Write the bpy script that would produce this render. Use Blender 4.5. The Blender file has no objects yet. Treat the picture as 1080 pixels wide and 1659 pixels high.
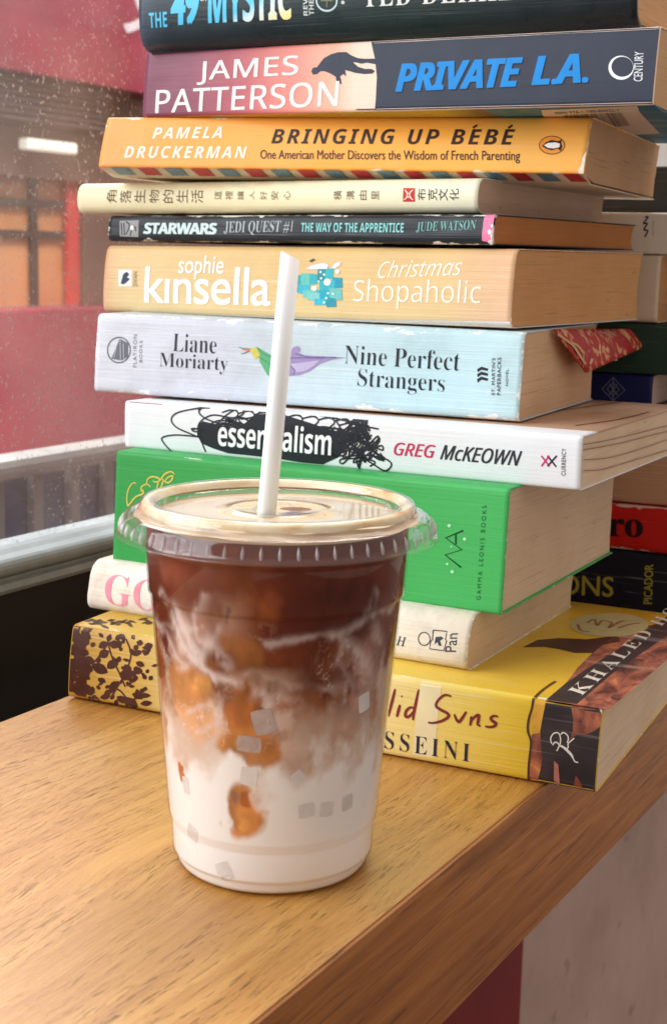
import bpy, bmesh, math, random
import numpy as np
from mathutils import Vector, Matrix, noise as mn

# ------------------------------------------------------------------ camera, world, lamps, exposure
sc = bpy.context.scene
COL = sc.collection
F, CX, CY, PW, PH = 2311.02, 540.0, 829.5, 1080.0, 1659.0
PITCH, ROLL, EYE = 0.178652, 0.023521, Vector((0, 0, 0.172566))
FWD = Vector((0, math.cos(PITCH), -math.sin(PITCH)))
_up = Vector((0, math.sin(PITCH), math.cos(PITCH))); _rt = Vector((1, 0, 0))
RT = math.cos(ROLL)*_rt + math.sin(ROLL)*_up
UP = -math.sin(ROLL)*_rt + math.cos(ROLL)*_up
cam = bpy.data.cameras.new('camera'); co = bpy.data.objects.new('camera', cam); COL.objects.link(co)
cam.sensor_fit = 'VERTICAL'; cam.sensor_height = 24.0; cam.lens = F/PH*24.0
cam.clip_start = 0.02; cam.clip_end = 100
cam.dof.use_dof = True; cam.dof.focus_distance = 0.47; cam.dof.aperture_fstop = 20.0
M = Matrix((RT, UP, -FWD)).transposed().to_4x4(); M.translation = EYE; co.matrix_world = M
sc.camera = co
sc.render.resolution_x, sc.render.resolution_y = 666, 1024

ANG = 0.51775                                   # the shelf and the window run along D; N points into the room
D = Vector((math.sin(ANG), math.cos(ANG), 0)); N = Vector((math.cos(ANG), -math.sin(ANG), 0)); Z = Vector((0, 0, 1))
def W3(n, d, z): return N*n + D*d + Z*z

w = bpy.data.worlds.new('World'); sc.world = w; w.use_nodes = True
bg = w.node_tree.nodes['Background']; bg.inputs[0].default_value = (1.0, 0.89, 0.80, 1); bg.inputs[1].default_value = 0.62

def area(name, pos, target, sx, sy, power, col):
    l = bpy.data.lights.new(name, 'AREA'); l.shape = 'RECTANGLE'; l.size = sx; l.size_y = sy; l.energy = power; l.color = col
    o = bpy.data.objects.new(name, l); COL.objects.link(o); o.location = pos
    o.rotation_euler = (Vector(target)-Vector(pos)).to_track_quat('-Z', 'Y').to_euler()
    return o
# daylight that comes in through the window, from the street side and from nearer the viewer
area('window_daylight', W3(-1.35, -0.75, 1.0), W3(-0.25, 0.5, 0.12), 1.9, 1.5, 80, (0.89, 0.95, 1.0))
area('street_daylight', W3(-0.75, 2.2, 3.2), W3(-2.2, 2.6, 0.2), 3.0, 1.2, 270, (1.0, 0.98, 0.95))

area('sky_daylight', W3(-1.7, 1.75, 1.55), W3(-.25, .25, 0), 1.2, .9, 30, (0.95, 0.98, 1.0))

sc.view_settings.view_transform = 'Standard'; sc.view_settings.look = 'None'
sc.view_settings.gamma = 1; sc.view_settings.exposure = 0.0; sc.view_settings.use_curve_mapping = False
sc.render.engine = 'CYCLES'
sc.cycles.use_denoising = True
sc.cycles.max_bounces = 10; sc.cycles.transparent_max_bounces = 32; sc.cycles.glossy_bounces = 4
sc.cycles.caustics_reflective = False; sc.cycles.caustics_refractive = False

# ------------------------------------------------------------------ helpers
def lin(c): return tuple((v/255/12.92 if v/255 <= .04045 else ((v/255+.055)/1.055)**2.4) for v in c)
def ray(x, y): return FWD + RT*((x-CX)/F) - UP*((y-CY)/F)

def newmat(name):
    m = bpy.data.materials.new(name); m.use_nodes = True
    return m, m.node_tree, m.node_tree.nodes['Principled BSDF']
def nd(nt, t, **k):
    n = nt.nodes.new(t)
    for a, v in k.items(): setattr(n, a, v)
    return n
def setin(n, **k):
    for a, v in k.items(): n.inputs[a.replace('_', ' ')].default_value = v
def math_(nt, op, a, b=None, clamp=False):
    n = nd(nt, 'ShaderNodeMath', operation=op); n.use_clamp = clamp
    for i, v in enumerate((a, b)):
        if v is None: continue
        if isinstance(v, (int, float)): n.inputs[i].default_value = v
        else: nt.links.new(v, n.inputs[i])
    return n.outputs[0]
def mixc(nt, fac, a, b, blend='MIX'):
    n = nd(nt, 'ShaderNodeMix', data_type='RGBA', blend_type=blend)
    for i, v in ((0, fac), (6, a), (7, b)):
        if isinstance(v, (int, float)): n.inputs[i].default_value = v
        elif isinstance(v, tuple): n.inputs[i].default_value = (*v[:3], 1)
        else: nt.links.new(v, n.inputs[i])
    return n.outputs[2]
def ramp(nt, fac, stops, interp='LINEAR'):
    n = nd(nt, 'ShaderNodeValToRGB'); cr = n.color_ramp; cr.interpolation = interp
    while len(cr.elements) < len(stops): cr.elements.new(0.5)
    for e, (p, c) in zip(cr.elements, stops):
        e.position = p; e.color = (*c[:3], 1) if isinstance(c, tuple) else (c, c, c, 1)
    if fac is not None: nt.links.new(fac, n.inputs[0])
    return n.outputs[0]
def noise_(nt, vec, scale, detail=3, rough=.5, stretch=None, dist=0):
    if stretch:
        mp = nd(nt, 'ShaderNodeMapping'); mp.inputs['Scale'].default_value = stretch
        nt.links.new(vec, mp.inputs[0]); vec = mp.outputs[0]
    n = nd(nt, 'ShaderNodeTexNoise'); setin(n, Scale=scale, Detail=detail, Roughness=rough, Distortion=dist)
    nt.links.new(vec, n.inputs[0])
    return n.outputs[0]
def objco(nt): return nd(nt, 'ShaderNodeTexCoord').outputs['Object']
def uvco(nt): return nd(nt, 'ShaderNodeTexCoord').outputs['UV']
def bump(nt, p, h, dist, strength=1.0):
    b = nd(nt, 'ShaderNodeBump'); b.inputs['Distance'].default_value = dist; b.inputs['Strength'].default_value = strength
    nt.links.new(h, b.inputs['Height']); nt.links.new(b.outputs[0], p.inputs['Normal'])

def plain(name, c, rough=.5, spec=.5, var=0.0, scale=60):
    m, nt, p = newmat(name)
    setin(p, Roughness=rough); p.inputs['Specular IOR Level'].default_value = spec
    cl = lin(c)
    if var:
        n = noise_(nt, objco(nt), scale, 4)
        lo = tuple(v*(1-var) for v in cl); hi = tuple(min(1, v*(1+var)) for v in cl)
        nt.links.new(ramp(nt, n, [(.3, lo), (.7, hi)]), p.inputs['Base Color'])
    else: p.inputs['Base Color'].default_value = (*cl, 1)
    return m
_ink = {}
def ink_mat(c, rough=.45):
    k = (tuple(c), rough)
    if k not in _ink: _ink[k] = plain('printed_ink', c, rough, .18, .06, 900)
    return _ink[k]

def link(name, me, parent=None, mat=None, smooth=False):
    o = bpy.data.objects.new(name, me); COL.objects.link(o)
    if parent: o.parent = parent
    if mat is not None:
        for m in (mat if isinstance(mat, (list, tuple)) else [mat]): me.materials.append(m)
    if smooth: me.polygons.foreach_set('use_smooth', [True]*len(me.polygons))
    return o
def pymesh(name, v, f, parent=None, mat=None, smooth=False):
    me = bpy.data.meshes.new(name); me.from_pydata([tuple(p) for p in v], [], f); me.update()
    return link(name, me, parent, mat, smooth)
def tag(o, label=None, cat=None, group=None, kind=None):
    if label: o['label'] = label
    if cat: o['category'] = cat
    if group: o['group'] = group
    if kind: o['kind'] = kind
    return o
def empty(name, loc, rot=(0, 0, 0)):
    o = bpy.data.objects.new(name, None); COL.objects.link(o); o.location = loc; o.rotation_euler = rot; o.empty_display_size = .01
    return o
def bm_obj(name, bm, parent=None, mat=None, smooth=False):
    me = bpy.data.meshes.new(name); bmesh.ops.recalc_face_normals(bm, faces=bm.faces); bm.to_mesh(me); bm.free()
    return link(name, me, parent, mat, smooth)
def ndz_box(name, n0, n1, d0, d1, z0, z1, mat, parent=None, bev=0.0):
    bm = bmesh.new()
    vs = [bm.verts.new(W3(n, d, z)) for n in (n0, n1) for d in (d0, d1) for z in (z0, z1)]
    for q in ((0,1,3,2), (4,6,7,5), (0,4,5,1), (2,3,7,6), (0,2,6,4), (1,5,7,3)): bm.faces.new([vs[i] for i in q])
    if bev: bmesh.ops.bevel(bm, geom=list(bm.edges), offset=bev, segments=2, affect='EDGES', profile=.6)
    return bm_obj(name, bm, parent, mat)
def ndz_extrude(name, prof, d0, d1, mat, parent=None, smooth=False):
    """a profile in (n, z) run along D"""
    v = [W3(n, d, z) for d in (d0, d1) for n, z in prof]; k = len(prof)
    f = [(i, (i+1) % k, k+(i+1) % k, k+i) for i in range(k)] + [tuple(range(k))[::-1], tuple(range(k, 2*k))]
    return pymesh(name, v, f, parent, mat, smooth)
def lathe(name, prof, seg, mat, parent=None, smooth=True, mod=None):
    v = []; f = []; n = len(prof)
    for i in range(seg):
        a = 2*math.pi*i/seg; c, s = math.cos(a), math.sin(a)
        for j, (r, z) in enumerate(prof):
            if mod: r, z = mod(a, j, r, z)
            v.append((r*c, r*s, z))
    for i in range(seg):
        for j in range(n-1):
            a, b = i*n+j, ((i+1) % seg)*n+j
            f.append((a, b, b+1, a+1))
    return pymesh(name, v, f, parent, mat, smooth)

def mathalpha(s, up, lo):
    return ''.join('\u210e' if (lo == 0x1D44E and c == 'h') else chr(up+ord(c)-65) if 'A' <= c <= 'Z' else chr(lo+ord(c)-97) if 'a' <= c <= 'z' else c for c in s)
SERIF = (0x1D400, 0x1D41A); SERIT = (0x1D434, 0x1D44E); SBOLD = (0x1D5D4, 0x1D5EE); SBI = (0x1D63C, 0x1D656)
SLANT = (0x1D608, 0x1D622); SANS = (0x1D5A0, 0x1D5BA)
def glyph_bm(body, font=None, offset=0.0, spacing=1.0):
    c = bpy.data.curves.new('t', 'FONT'); c.body = mathalpha(body, *font) if font else body
    c.size = 1; c.offset = offset; c.resolution_u = 4; c.space_character = spacing; c.fill_mode = 'FRONT'
    o = bpy.data.objects.new('t', c); COL.objects.link(o)
    dg = bpy.context.evaluated_depsgraph_get(); dg.update()
    me = bpy.data.meshes.new_from_object(o.evaluated_get(dg))
    bm = bmesh.new(); bm.from_mesh(me)
    bpy.data.objects.remove(o); bpy.data.curves.remove(c); bpy.data.meshes.remove(me)
    return bm

# ------------------------------------------------------------------ materials of the place
def wood_material():
    m, nt, p = newmat('oak_wood')
    oc = objco(nt)
    # object axes of the shelf: x across, y along the grain
    big = noise_(nt, oc, 5, 4, .55, (6, .8, 6), 0.6)
    warp = noise_(nt, oc, 9, 2, .5, (1, .6, 1))
    wv = nd(nt, 'ShaderNodeVectorMath', operation='SCALE'); cmb = nd(nt, 'ShaderNodeCombineXYZ'); nt.links.new(warp, cmb.inputs[0]); nt.links.new(cmb.outputs[0], wv.inputs[0]); wv.inputs['Scale'].default_value = .035
    av = nd(nt, 'ShaderNodeVectorMath', operation='ADD'); nt.links.new(oc, av.inputs[0]); nt.links.new(wv.outputs[0], av.inputs[1]); woc = av.outputs[0]
    grain = noise_(nt, woc, 70, 6, .68, (4.5, .16, 4.5), .3)
    fine = noise_(nt, woc, 560, 4, .65, (3.0, .30, 3.0), .4)
    pore = noise_(nt, woc, 640, 3, .6, (2.4, .15, 2.4), .35)
    pv = noise_(nt, woc, 20, 4, .65, (4, .5, 4))
    c1 = ramp(nt, grain, [(.26, lin((140, 88, 34))), (.44, lin((180, 124, 52))), (.56, lin((196, 142, 68))), (.76, lin((216, 166, 92)))])
    c2 = mixc(nt, math_(nt, 'MULTIPLY', fine, .5), c1, lin((208, 156, 80)))
    c3 = mixc(nt, ramp(nt, big, [(.35, .0), (.7, .45)]), c2, lin((158, 96, 36)))
    pm = math_(nt, 'MULTIPLY', ramp(nt, pore, [(.33, 1.0), (.41, 0.0)]), ramp(nt, pv, [(.42, .05), (.62, 1.0)]))
    c4 = mixc(nt, math_(nt, 'MULTIPLY', pm, .34), c3, lin((104, 58, 20)))
    nt.links.new(c4, p.inputs['Base Color'])
    nt.links.new(ramp(nt, fine, [(.3, .26), (.7, .48)]), p.inputs['Roughness'])
    p.inputs['Coat Weight'].default_value = .55; p.inputs['Coat Roughness'].default_value = .30
    h = math_(nt, 'SUBTRACT', math_(nt, 'MULTIPLY', fine, .5), math_(nt, 'MULTIPLY', pm, .9))
    bump(nt, p, h, .0006, 1.0)
    return m
WOOD = wood_material()
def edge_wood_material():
    m, nt, p = newmat('oak_edge_shaded')
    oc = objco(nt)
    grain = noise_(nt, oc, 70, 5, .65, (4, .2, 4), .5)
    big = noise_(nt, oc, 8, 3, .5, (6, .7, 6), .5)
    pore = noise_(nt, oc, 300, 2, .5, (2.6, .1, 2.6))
    c = ramp(nt, grain, [(.25, lin((128, 74, 30))), (.5, lin((170, 106, 48))), (.75, lin((200, 134, 68)))])  # same oak in darker browns, the front edge's shade put into its colour
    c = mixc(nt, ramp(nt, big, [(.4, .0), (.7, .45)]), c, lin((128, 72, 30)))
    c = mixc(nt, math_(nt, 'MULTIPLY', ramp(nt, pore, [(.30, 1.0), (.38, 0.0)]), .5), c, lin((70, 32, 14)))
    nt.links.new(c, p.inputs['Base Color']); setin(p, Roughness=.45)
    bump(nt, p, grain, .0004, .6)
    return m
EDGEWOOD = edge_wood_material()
def stained(name, c, c2, rough, scale=8, spots=None):
    m, nt, p = newmat(name); oc = objco(nt)
    n = noise_(nt, oc, scale, 5, .6)
    col = ramp(nt, n, [(.35, lin(c)), (.65, lin(c2))])
    if spots:
        s = noise_(nt, oc, scale*5, 2)
        col = mixc(nt, ramp(nt, s, [(.66, .0), (.74, .5)]), col, lin(spots))
    nt.links.new(col, p.inputs['Base Color']); setin(p, Roughness=rough)
    bump(nt, p, n, .002, .4)
    return m

def thin_clear(name, tint, edge=1.0, haze=0.0, rough=.03, dust=None):
    """a thin clear sheet: lets light straight through, mirrors more at grazing angles"""
    m, nt, p = newmat(name); nt.nodes.remove(p); out = nt.nodes['Material Output']
    tr = nd(nt, 'ShaderNodeBsdfTransparent'); tr.inputs[0].default_value = (*tint, 1)
    gl = nd(nt, 'ShaderNodeBsdfGlossy'); gl.inputs['Roughness'].default_value = rough
    fr = nd(nt, 'ShaderNodeLayerWeight'); fr.inputs[0].default_value = .5      # the same from both sides of the sheet
    f = math_(nt, 'MULTIPLY', math_(nt, 'ADD', math_(nt, 'MULTIPLY', math_(nt, 'POWER', fr.outputs['Facing'], 5.0), .92), .045), edge, True)
    mx = nd(nt, 'ShaderNodeMixShader'); nt.links.new(f, mx.inputs[0]); nt.links.new(tr.outputs[0], mx.inputs[1]); nt.links.new(gl.outputs[0], mx.inputs[2])
    res = mx.outputs[0]
    if haze or dust:
        df = nd(nt, 'ShaderNodeBsdfDiffuse'); df.inputs[0].default_value = (.8, .76, .79, 1)
        m2 = nd(nt, 'ShaderNodeMixShader')
        if dust:
            oc = objco(nt)
            a = noise_(nt, oc, 420, 2, .5); b = noise_(nt, oc, 30, 4, .6)
            s1 = math_(nt, 'MULTIPLY', ramp(nt, a, [(.61, .0), (.70, 1.0)]), ramp(nt, b, [(.36, .08), (.60, dust)]))
            s2 = math_(nt, 'MULTIPLY', ramp(nt, noise_(nt, oc, 12, 3), [(.3, .0), (.8, 1.0)]), haze)
            fac = math_(nt, 'ADD', s1, s2, True); nt.links.new(fac, m2.inputs[0])
        else: m2.inputs[0].default_value = haze
        nt.links.new(res, m2.inputs[1]); nt.links.new(df.outputs[0], m2.inputs[2]); res = m2.outputs[0]
    nt.links.new(res, out.inputs[0])
    return m

# ------------------------------------------------------------------ the shelf, the wall below and the window
FRONT, BACK = -0.16076, -0.35438
def local_frame_obj(o):
    """give o the axes (N, D, Z) so that grain follows the shelf"""
    R = Matrix((N, D, Z)).transposed().to_4x4()
    o.data.transform(R.inverted()); o.matrix_world = R
shelf = empty('wooden_shelf', W3((FRONT+BACK)/2, .5, 0))
tag(shelf, 'honey brown wooden window shelf with a darker front edge, under the cup and books', 'shelf')
def shelf_part(name, *a, **k):
    o = ndz_box(name, *a, **k); local_frame_obj(o); o.parent = shelf
    o.matrix_parent_inverse = Matrix.Translation(-shelf.location)
    return o
shelf_part('shelf_top', BACK, FRONT-.0012, -.9, 2.2, -.048, 0, WOOD, bev=.0006)
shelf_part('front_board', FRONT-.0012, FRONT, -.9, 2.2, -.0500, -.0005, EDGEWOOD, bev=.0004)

DARK = stained('black_wall_and_gap_shade', (16, 14, 15), (24, 21, 21), .6, 12)
low = ndz_box('window_wall', -.46, -.432, -1.5, 2.6, -.12, .0215, DARK); tag(low, 'black painted strip of wall between the wooden shelf and the window frame', 'wall')
gap = ndz_box('gap_shade_box', -.432, BACK, -1.5, 2.6, -.14, -.06, DARK); tag(gap, 'black filler box standing in for the shade behind the wooden shelf', 'ledge')  # black box put in for the shade of the gap
RED_LOW = stained('red_panel_paint', (112, 12, 21), (126, 17, 27), .5, 10)
MAUVE = stained('mauve_plaster', (196, 168, 156), (176, 148, 138), .85, 7, (120, 94, 86))
ndz = ndz_box('red_panel', -.40, BACK-.001, -1.5, .922, -1.4, -.142, RED_LOW, bev=.002); tag(ndz, 'dark red painted panel under the wooden shelf', 'panel')
pl = ndz_box('plaster_wall', -.44, BACK-.022, .9225, 3.2, -1.4, -.1425, MAUVE); tag(pl, 'stained mauve brown plaster wall beside the red panel, below the shelf', 'wall')
fl = ndz_box('floor', -.40, 3.0, -2.5, 4.5, -1.45, -1.401, stained('floor_tile', (90, 70, 62), (80, 60, 54), .6)); tag(fl, kind='structure')

ALU = stained('grey_window_metal', (138, 148, 150), (160, 168, 168), .45, 25)
win = empty('shop_window', W3(-.445, .5, .02)); tag(win, 'dusty shop window with a grey metal bottom rail, behind the book stack', 'window')
def under(o, parent):
    o.parent = parent; o.matrix_parent_inverse = Matrix.Translation(-parent.location)
    return o
prof = [(-.460, .0216), (-.428, .0216), (-.4268, .0235), (-.4275, .0262), (-.430, .0268), (-.4295, .0285)]
for k in range(9):
    a = -math.pi/2 + math.pi*k/8; prof.append((-.4308+.0042*math.cos(a), .0330+.0042*math.sin(a)))
prof += [(-.434, .0378), (-.437, .0392), (-.443, .0392), (-.443, .0372), (-.460, .0372)]
under(ndz_extrude('window_frame', prof, -1.5, 2.6, ALU), win)
GLASS = thin_clear('dusty_veiled_glass', (.95, .96, .96), .45, .27, .02, .5)  # dust specks, plus the pale veil of reflections put in as diffuse haze
g = ndz_box('window_pane', -.4465, -.4440, -1.5, 2.6, .0373, 1.6, GLASS); under(g, win)

# street side
RED1 = stained('red_fascia_paint', (146, 20, 58), (120, 16, 46), .55, 3)
RED2 = stained('red_dado_paint', (176, 66, 82), (158, 52, 72), .6, 3)
BRN = stained('brown_beam_paint', (112, 76, 62), (92, 62, 52), .7, 4)
GRY = stained('dark_grille_metal', (52, 40, 44), (84, 66, 68), .6, 30)
ORA = stained('orange_window_glass', (212, 146, 98), (192, 122, 76), .35, 5)
MUL = plain('dark_mullion', (74, 54, 48), .5, var=.2); REDP = plain('red_post_paint', (206, 48, 46), .5, var=.1)
fac = empty('shop_front', W3(-2.2, 2.6, -1)); tag(fac, 'red shop front across the street with an orange lit window, seen through the dusty glass', 'building')
def fp(name, n0, n1, d0, d1, z0, z1, m, bev=0.0): return under(ndz_box(name, n0, n1, d0, d1, z0, z1, m, bev=bev), fac)
fp('fascia', -2.26, -2.12, .6, 5.2, .535, 1.5, RED1)
fp('vent_band', -2.26, -2.17, .6, 2.70, .435, .533, GRY)
fp('side_pier', -2.30, -2.212, 2.665, 5.2, .040, .533, BRN)
fp('beam', -2.26, -2.205, .6, 2.664, .325, .434, BRN)
fp('dado', -2.26, -2.15, .6, 5.2, -1.2, .038, RED2, .004)
wf = fp('window', -2.26, -2.24, .6, 2.66, .040, .324, ORA)
def fsub(name, *a): o = under(ndz_box(name, *a), fac); o.parent = wf; o.matrix_parent_inverse = Matrix(); return o
for d0 in (1.70, 2.10, 2.506): fsub('mullion', -2.238, -2.228, d0, d0+.022, .041, .323, MUL)
fsub('transom', -2.2375, -2.229, .6, 2.62, .262, .280, MUL); fsub('transom', -2.2375, -2.229, .6, 2.62, .194, .210, MUL)
fp('red_post', -2.235, -2.222, 2.625, 2.664, .041, .324, REDP)
for k in range(7):
    fp('grille_bar', -2.168, -2.155, .62, 2.69, .442+.013*k, .446+.013*k, stained('grille_bar_metal', (110, 92, 94), (80, 64, 66), .5, 40))
lm = plain('lamp_tube', (250, 250, 235)); pb = lm.node_tree.nodes['Principled BSDF']; pb.inputs['Emission Color'].default_value = (1, .97, .85, 1); pb.inputs['Emission Strength'].default_value = .45
lt = ndz_box('tube_lamp', -2.200, -2.170, 2.435, 2.60, .382, .407, lm, bev=.006)
tag(lt, 'glowing white tube lamp under the beam of the red shop front', 'lamp')
# pale sign mark on the fascia
gm = glyph_bm('文', None, .03)
xs = [v.co.x for v in gm.verts]; ys = [v.co.y for v in gm.verts]; x0, x1, y0, y1 = min(xs), max(xs), min(ys), max(ys)
for v in gm.verts: v.co = W3(-2.1185, 2.70+(v.co.x-x0)/(x1-x0)*.17, .66+(v.co.y-y0)/(y1-y0)*.14)
under(bm_obj('sign_mark', gm, None, plain('sign_white', (205, 190, 195), .6)), fac)
gnd = ndz_box('street', -2.5, -.50, -2, 6, -1.3, -1.202, stained('street_paving', (120, 112, 110), (100, 94, 92), .8)); tag(gnd, kind='structure')

RAILM = stained('bench_metal', (156, 154, 154), (180, 176, 170), .5, 20); RAILD = stained('bench_panel_blue', (98, 98, 138), (118, 116, 152), .6, 18)  # the panel between the slats is a plain blue grey
br = empty('slatted_bench', W3(-.72, .7, -1.2)); tag(br, 'grey slatted bench back standing outside right behind the window rail', 'bench')
def bp(name, *a, bev=.003): return under(ndz_box(name, *a, bev=bev), br)
bp('top_rail', -.735, -.705, .655, 1.30, .006, .022, RAILM, bev=.006)
bp('end_post', -.735, -.705, .640, .6545, -1.2, .016, RAILM, bev=.005)
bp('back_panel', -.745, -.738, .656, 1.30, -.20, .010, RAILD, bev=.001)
for k in range(13): bp('slat', -.737, -.729, .690+.043*k, .701+.043*k, -.20, .0055, RAILM, bev=.002)
bp('seat', -1.10, -.705, .640, 1.30, -.22, -.2005, RAILM)
for d0 in (.66, 1.26): bp('leg', -1.08, -1.04, d0, d0+.03, -1.2, -.2205, RAILM)
bp('end_post', -.735, -.705, 1.3005, 1.315, -1.2, .016, RAILM, bev=.005)

# ------------------------------------------------------------------ books
PAGES = {}
def page_mat(c, ruled=0.0):
    k = (c, ruled)
    if k in PAGES: return PAGES[k]
    m, nt, p = newmat('book_pages'); oc = objco(nt); cl = lin(c)
    ly = noise_(nt, oc, 900, 2, .6, (.12, .05, 3.4)); bl = noise_(nt, oc, 34, 4, .6); st = noise_(nt, oc, 160, 2, .5, (1, .5, 1.6))
    col = ramp(nt, ly, [(.25, tuple(v*.90 for v in cl)), (.75, tuple(min(1, v*1.06) for v in cl))])
    col = mixc(nt, ramp(nt, bl, [(.38, .0), (.72, .40)]), col, tuple(a*b for a, b in zip(cl, (.80, .70, .58))))
    col = mixc(nt, ramp(nt, st, [(.70, .0), (.76, .35)]), col, tuple(v*.45 for v in cl))
    gp = noise_(nt, oc, 620, 1, .5, (.10, .035, 2.6), .3)
    col = mixc(nt, ramp(nt, gp, [(.66, .0), (.71, .34)]), col, tuple(v*.35 for v in cl))
    nt.links.new(col, p.inputs['Base Color']); setin(p, Roughness=.9); p.inputs['Specular IOR Level'].default_value = .15
    bump(nt, p, ly, .00015, .5)
    PAGES[k] = m
    return m

def cover_mat(name, colfn, wear=.35, crease=.3, rough=.38, paper=(236, 230, 220), grime=.12):
    """printed card: colfn(nt, u, v) gives the print; worn edges show paper, creases run along the spine"""
    m, nt, p = newmat(name); uv = uvco(nt); oc = objco(nt)
    sp = nd(nt, 'ShaderNodeSeparateXYZ'); nt.links.new(uv, sp.inputs[0]); u, v = sp.outputs[0], sp.outputs[1]
    col = colfn(nt, u, v) if callable(colfn) else None
    if col is None:
        rgb = nd(nt, 'ShaderNodeRGB'); rgb.outputs[0].default_value = (*lin(colfn), 1); col = rgb.outputs[0]
    gr = noise_(nt, oc, 45, 5, .65)
    col = mixc(nt, ramp(nt, gr, [(.45, .0), (.8, grime)]), col, lin((120, 104, 90)), 'MULTIPLY')
    cr = noise_(nt, oc, 150, 3, .6, (.10, 1, 5.5), .6)
    crm = math_(nt, 'MULTIPLY', ramp(nt, cr, [(.63, .0), (.70, 1.0)]), crease)
    col = mixc(nt, math_(nt, 'MULTIPLY', crm, .5), col, lin(paper))
    # distance to the spine's long edges and its ends
    ev = math_(nt, 'ABSOLUTE', math_(nt, 'SUBTRACT', math_(nt, 'ABSOLUTE', math_(nt, 'SUBTRACT', v, .5)), .5))
    eu = math_(nt, 'MULTIPLY', math_(nt, 'SUBTRACT', .5, math_(nt, 'ABSOLUTE', math_(nt, 'SUBTRACT', u, .5))), 7.0)
    e = math_(nt, 'MINIMUM', ev, eu)
    wn = noise_(nt, oc, 190, 4, .7, (.35, 1, 1))
    th = math_(nt, 'MULTIPLY', math_(nt, 'SUBTRACT', wn, .60 - .16*wear), .55*wear + .05)
    wm = math_(nt, 'MULTIPLY', math_(nt, 'SUBTRACT', th, e), 90.0, True)
    if wear > 0: col = mixc(nt, wm, col, lin(paper))
    nt.links.new(col, p.inputs['Base Color'])
    nt.links.new(ramp(nt, noise_(nt, oc, 80, 3), [(.3, rough-.08), (.7, rough+.12)]), p.inputs['Roughness'])
    p.inputs['Specular IOR Level'].default_value = .22
    h = math_(nt, 'ADD', cr, math_(nt, 'MULTIPLY', noise_(nt, oc, 60, 2), .8))
    bump(nt, p, h, .0005, .25+.4*crease)
    return m
def grad(*stops, axis='u', drift=.0):
    def fn(nt, u, v): return ramp(nt, u if axis == 'u' else v, [(p, lin(c)) for p, c in stops])
    return fn

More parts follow.
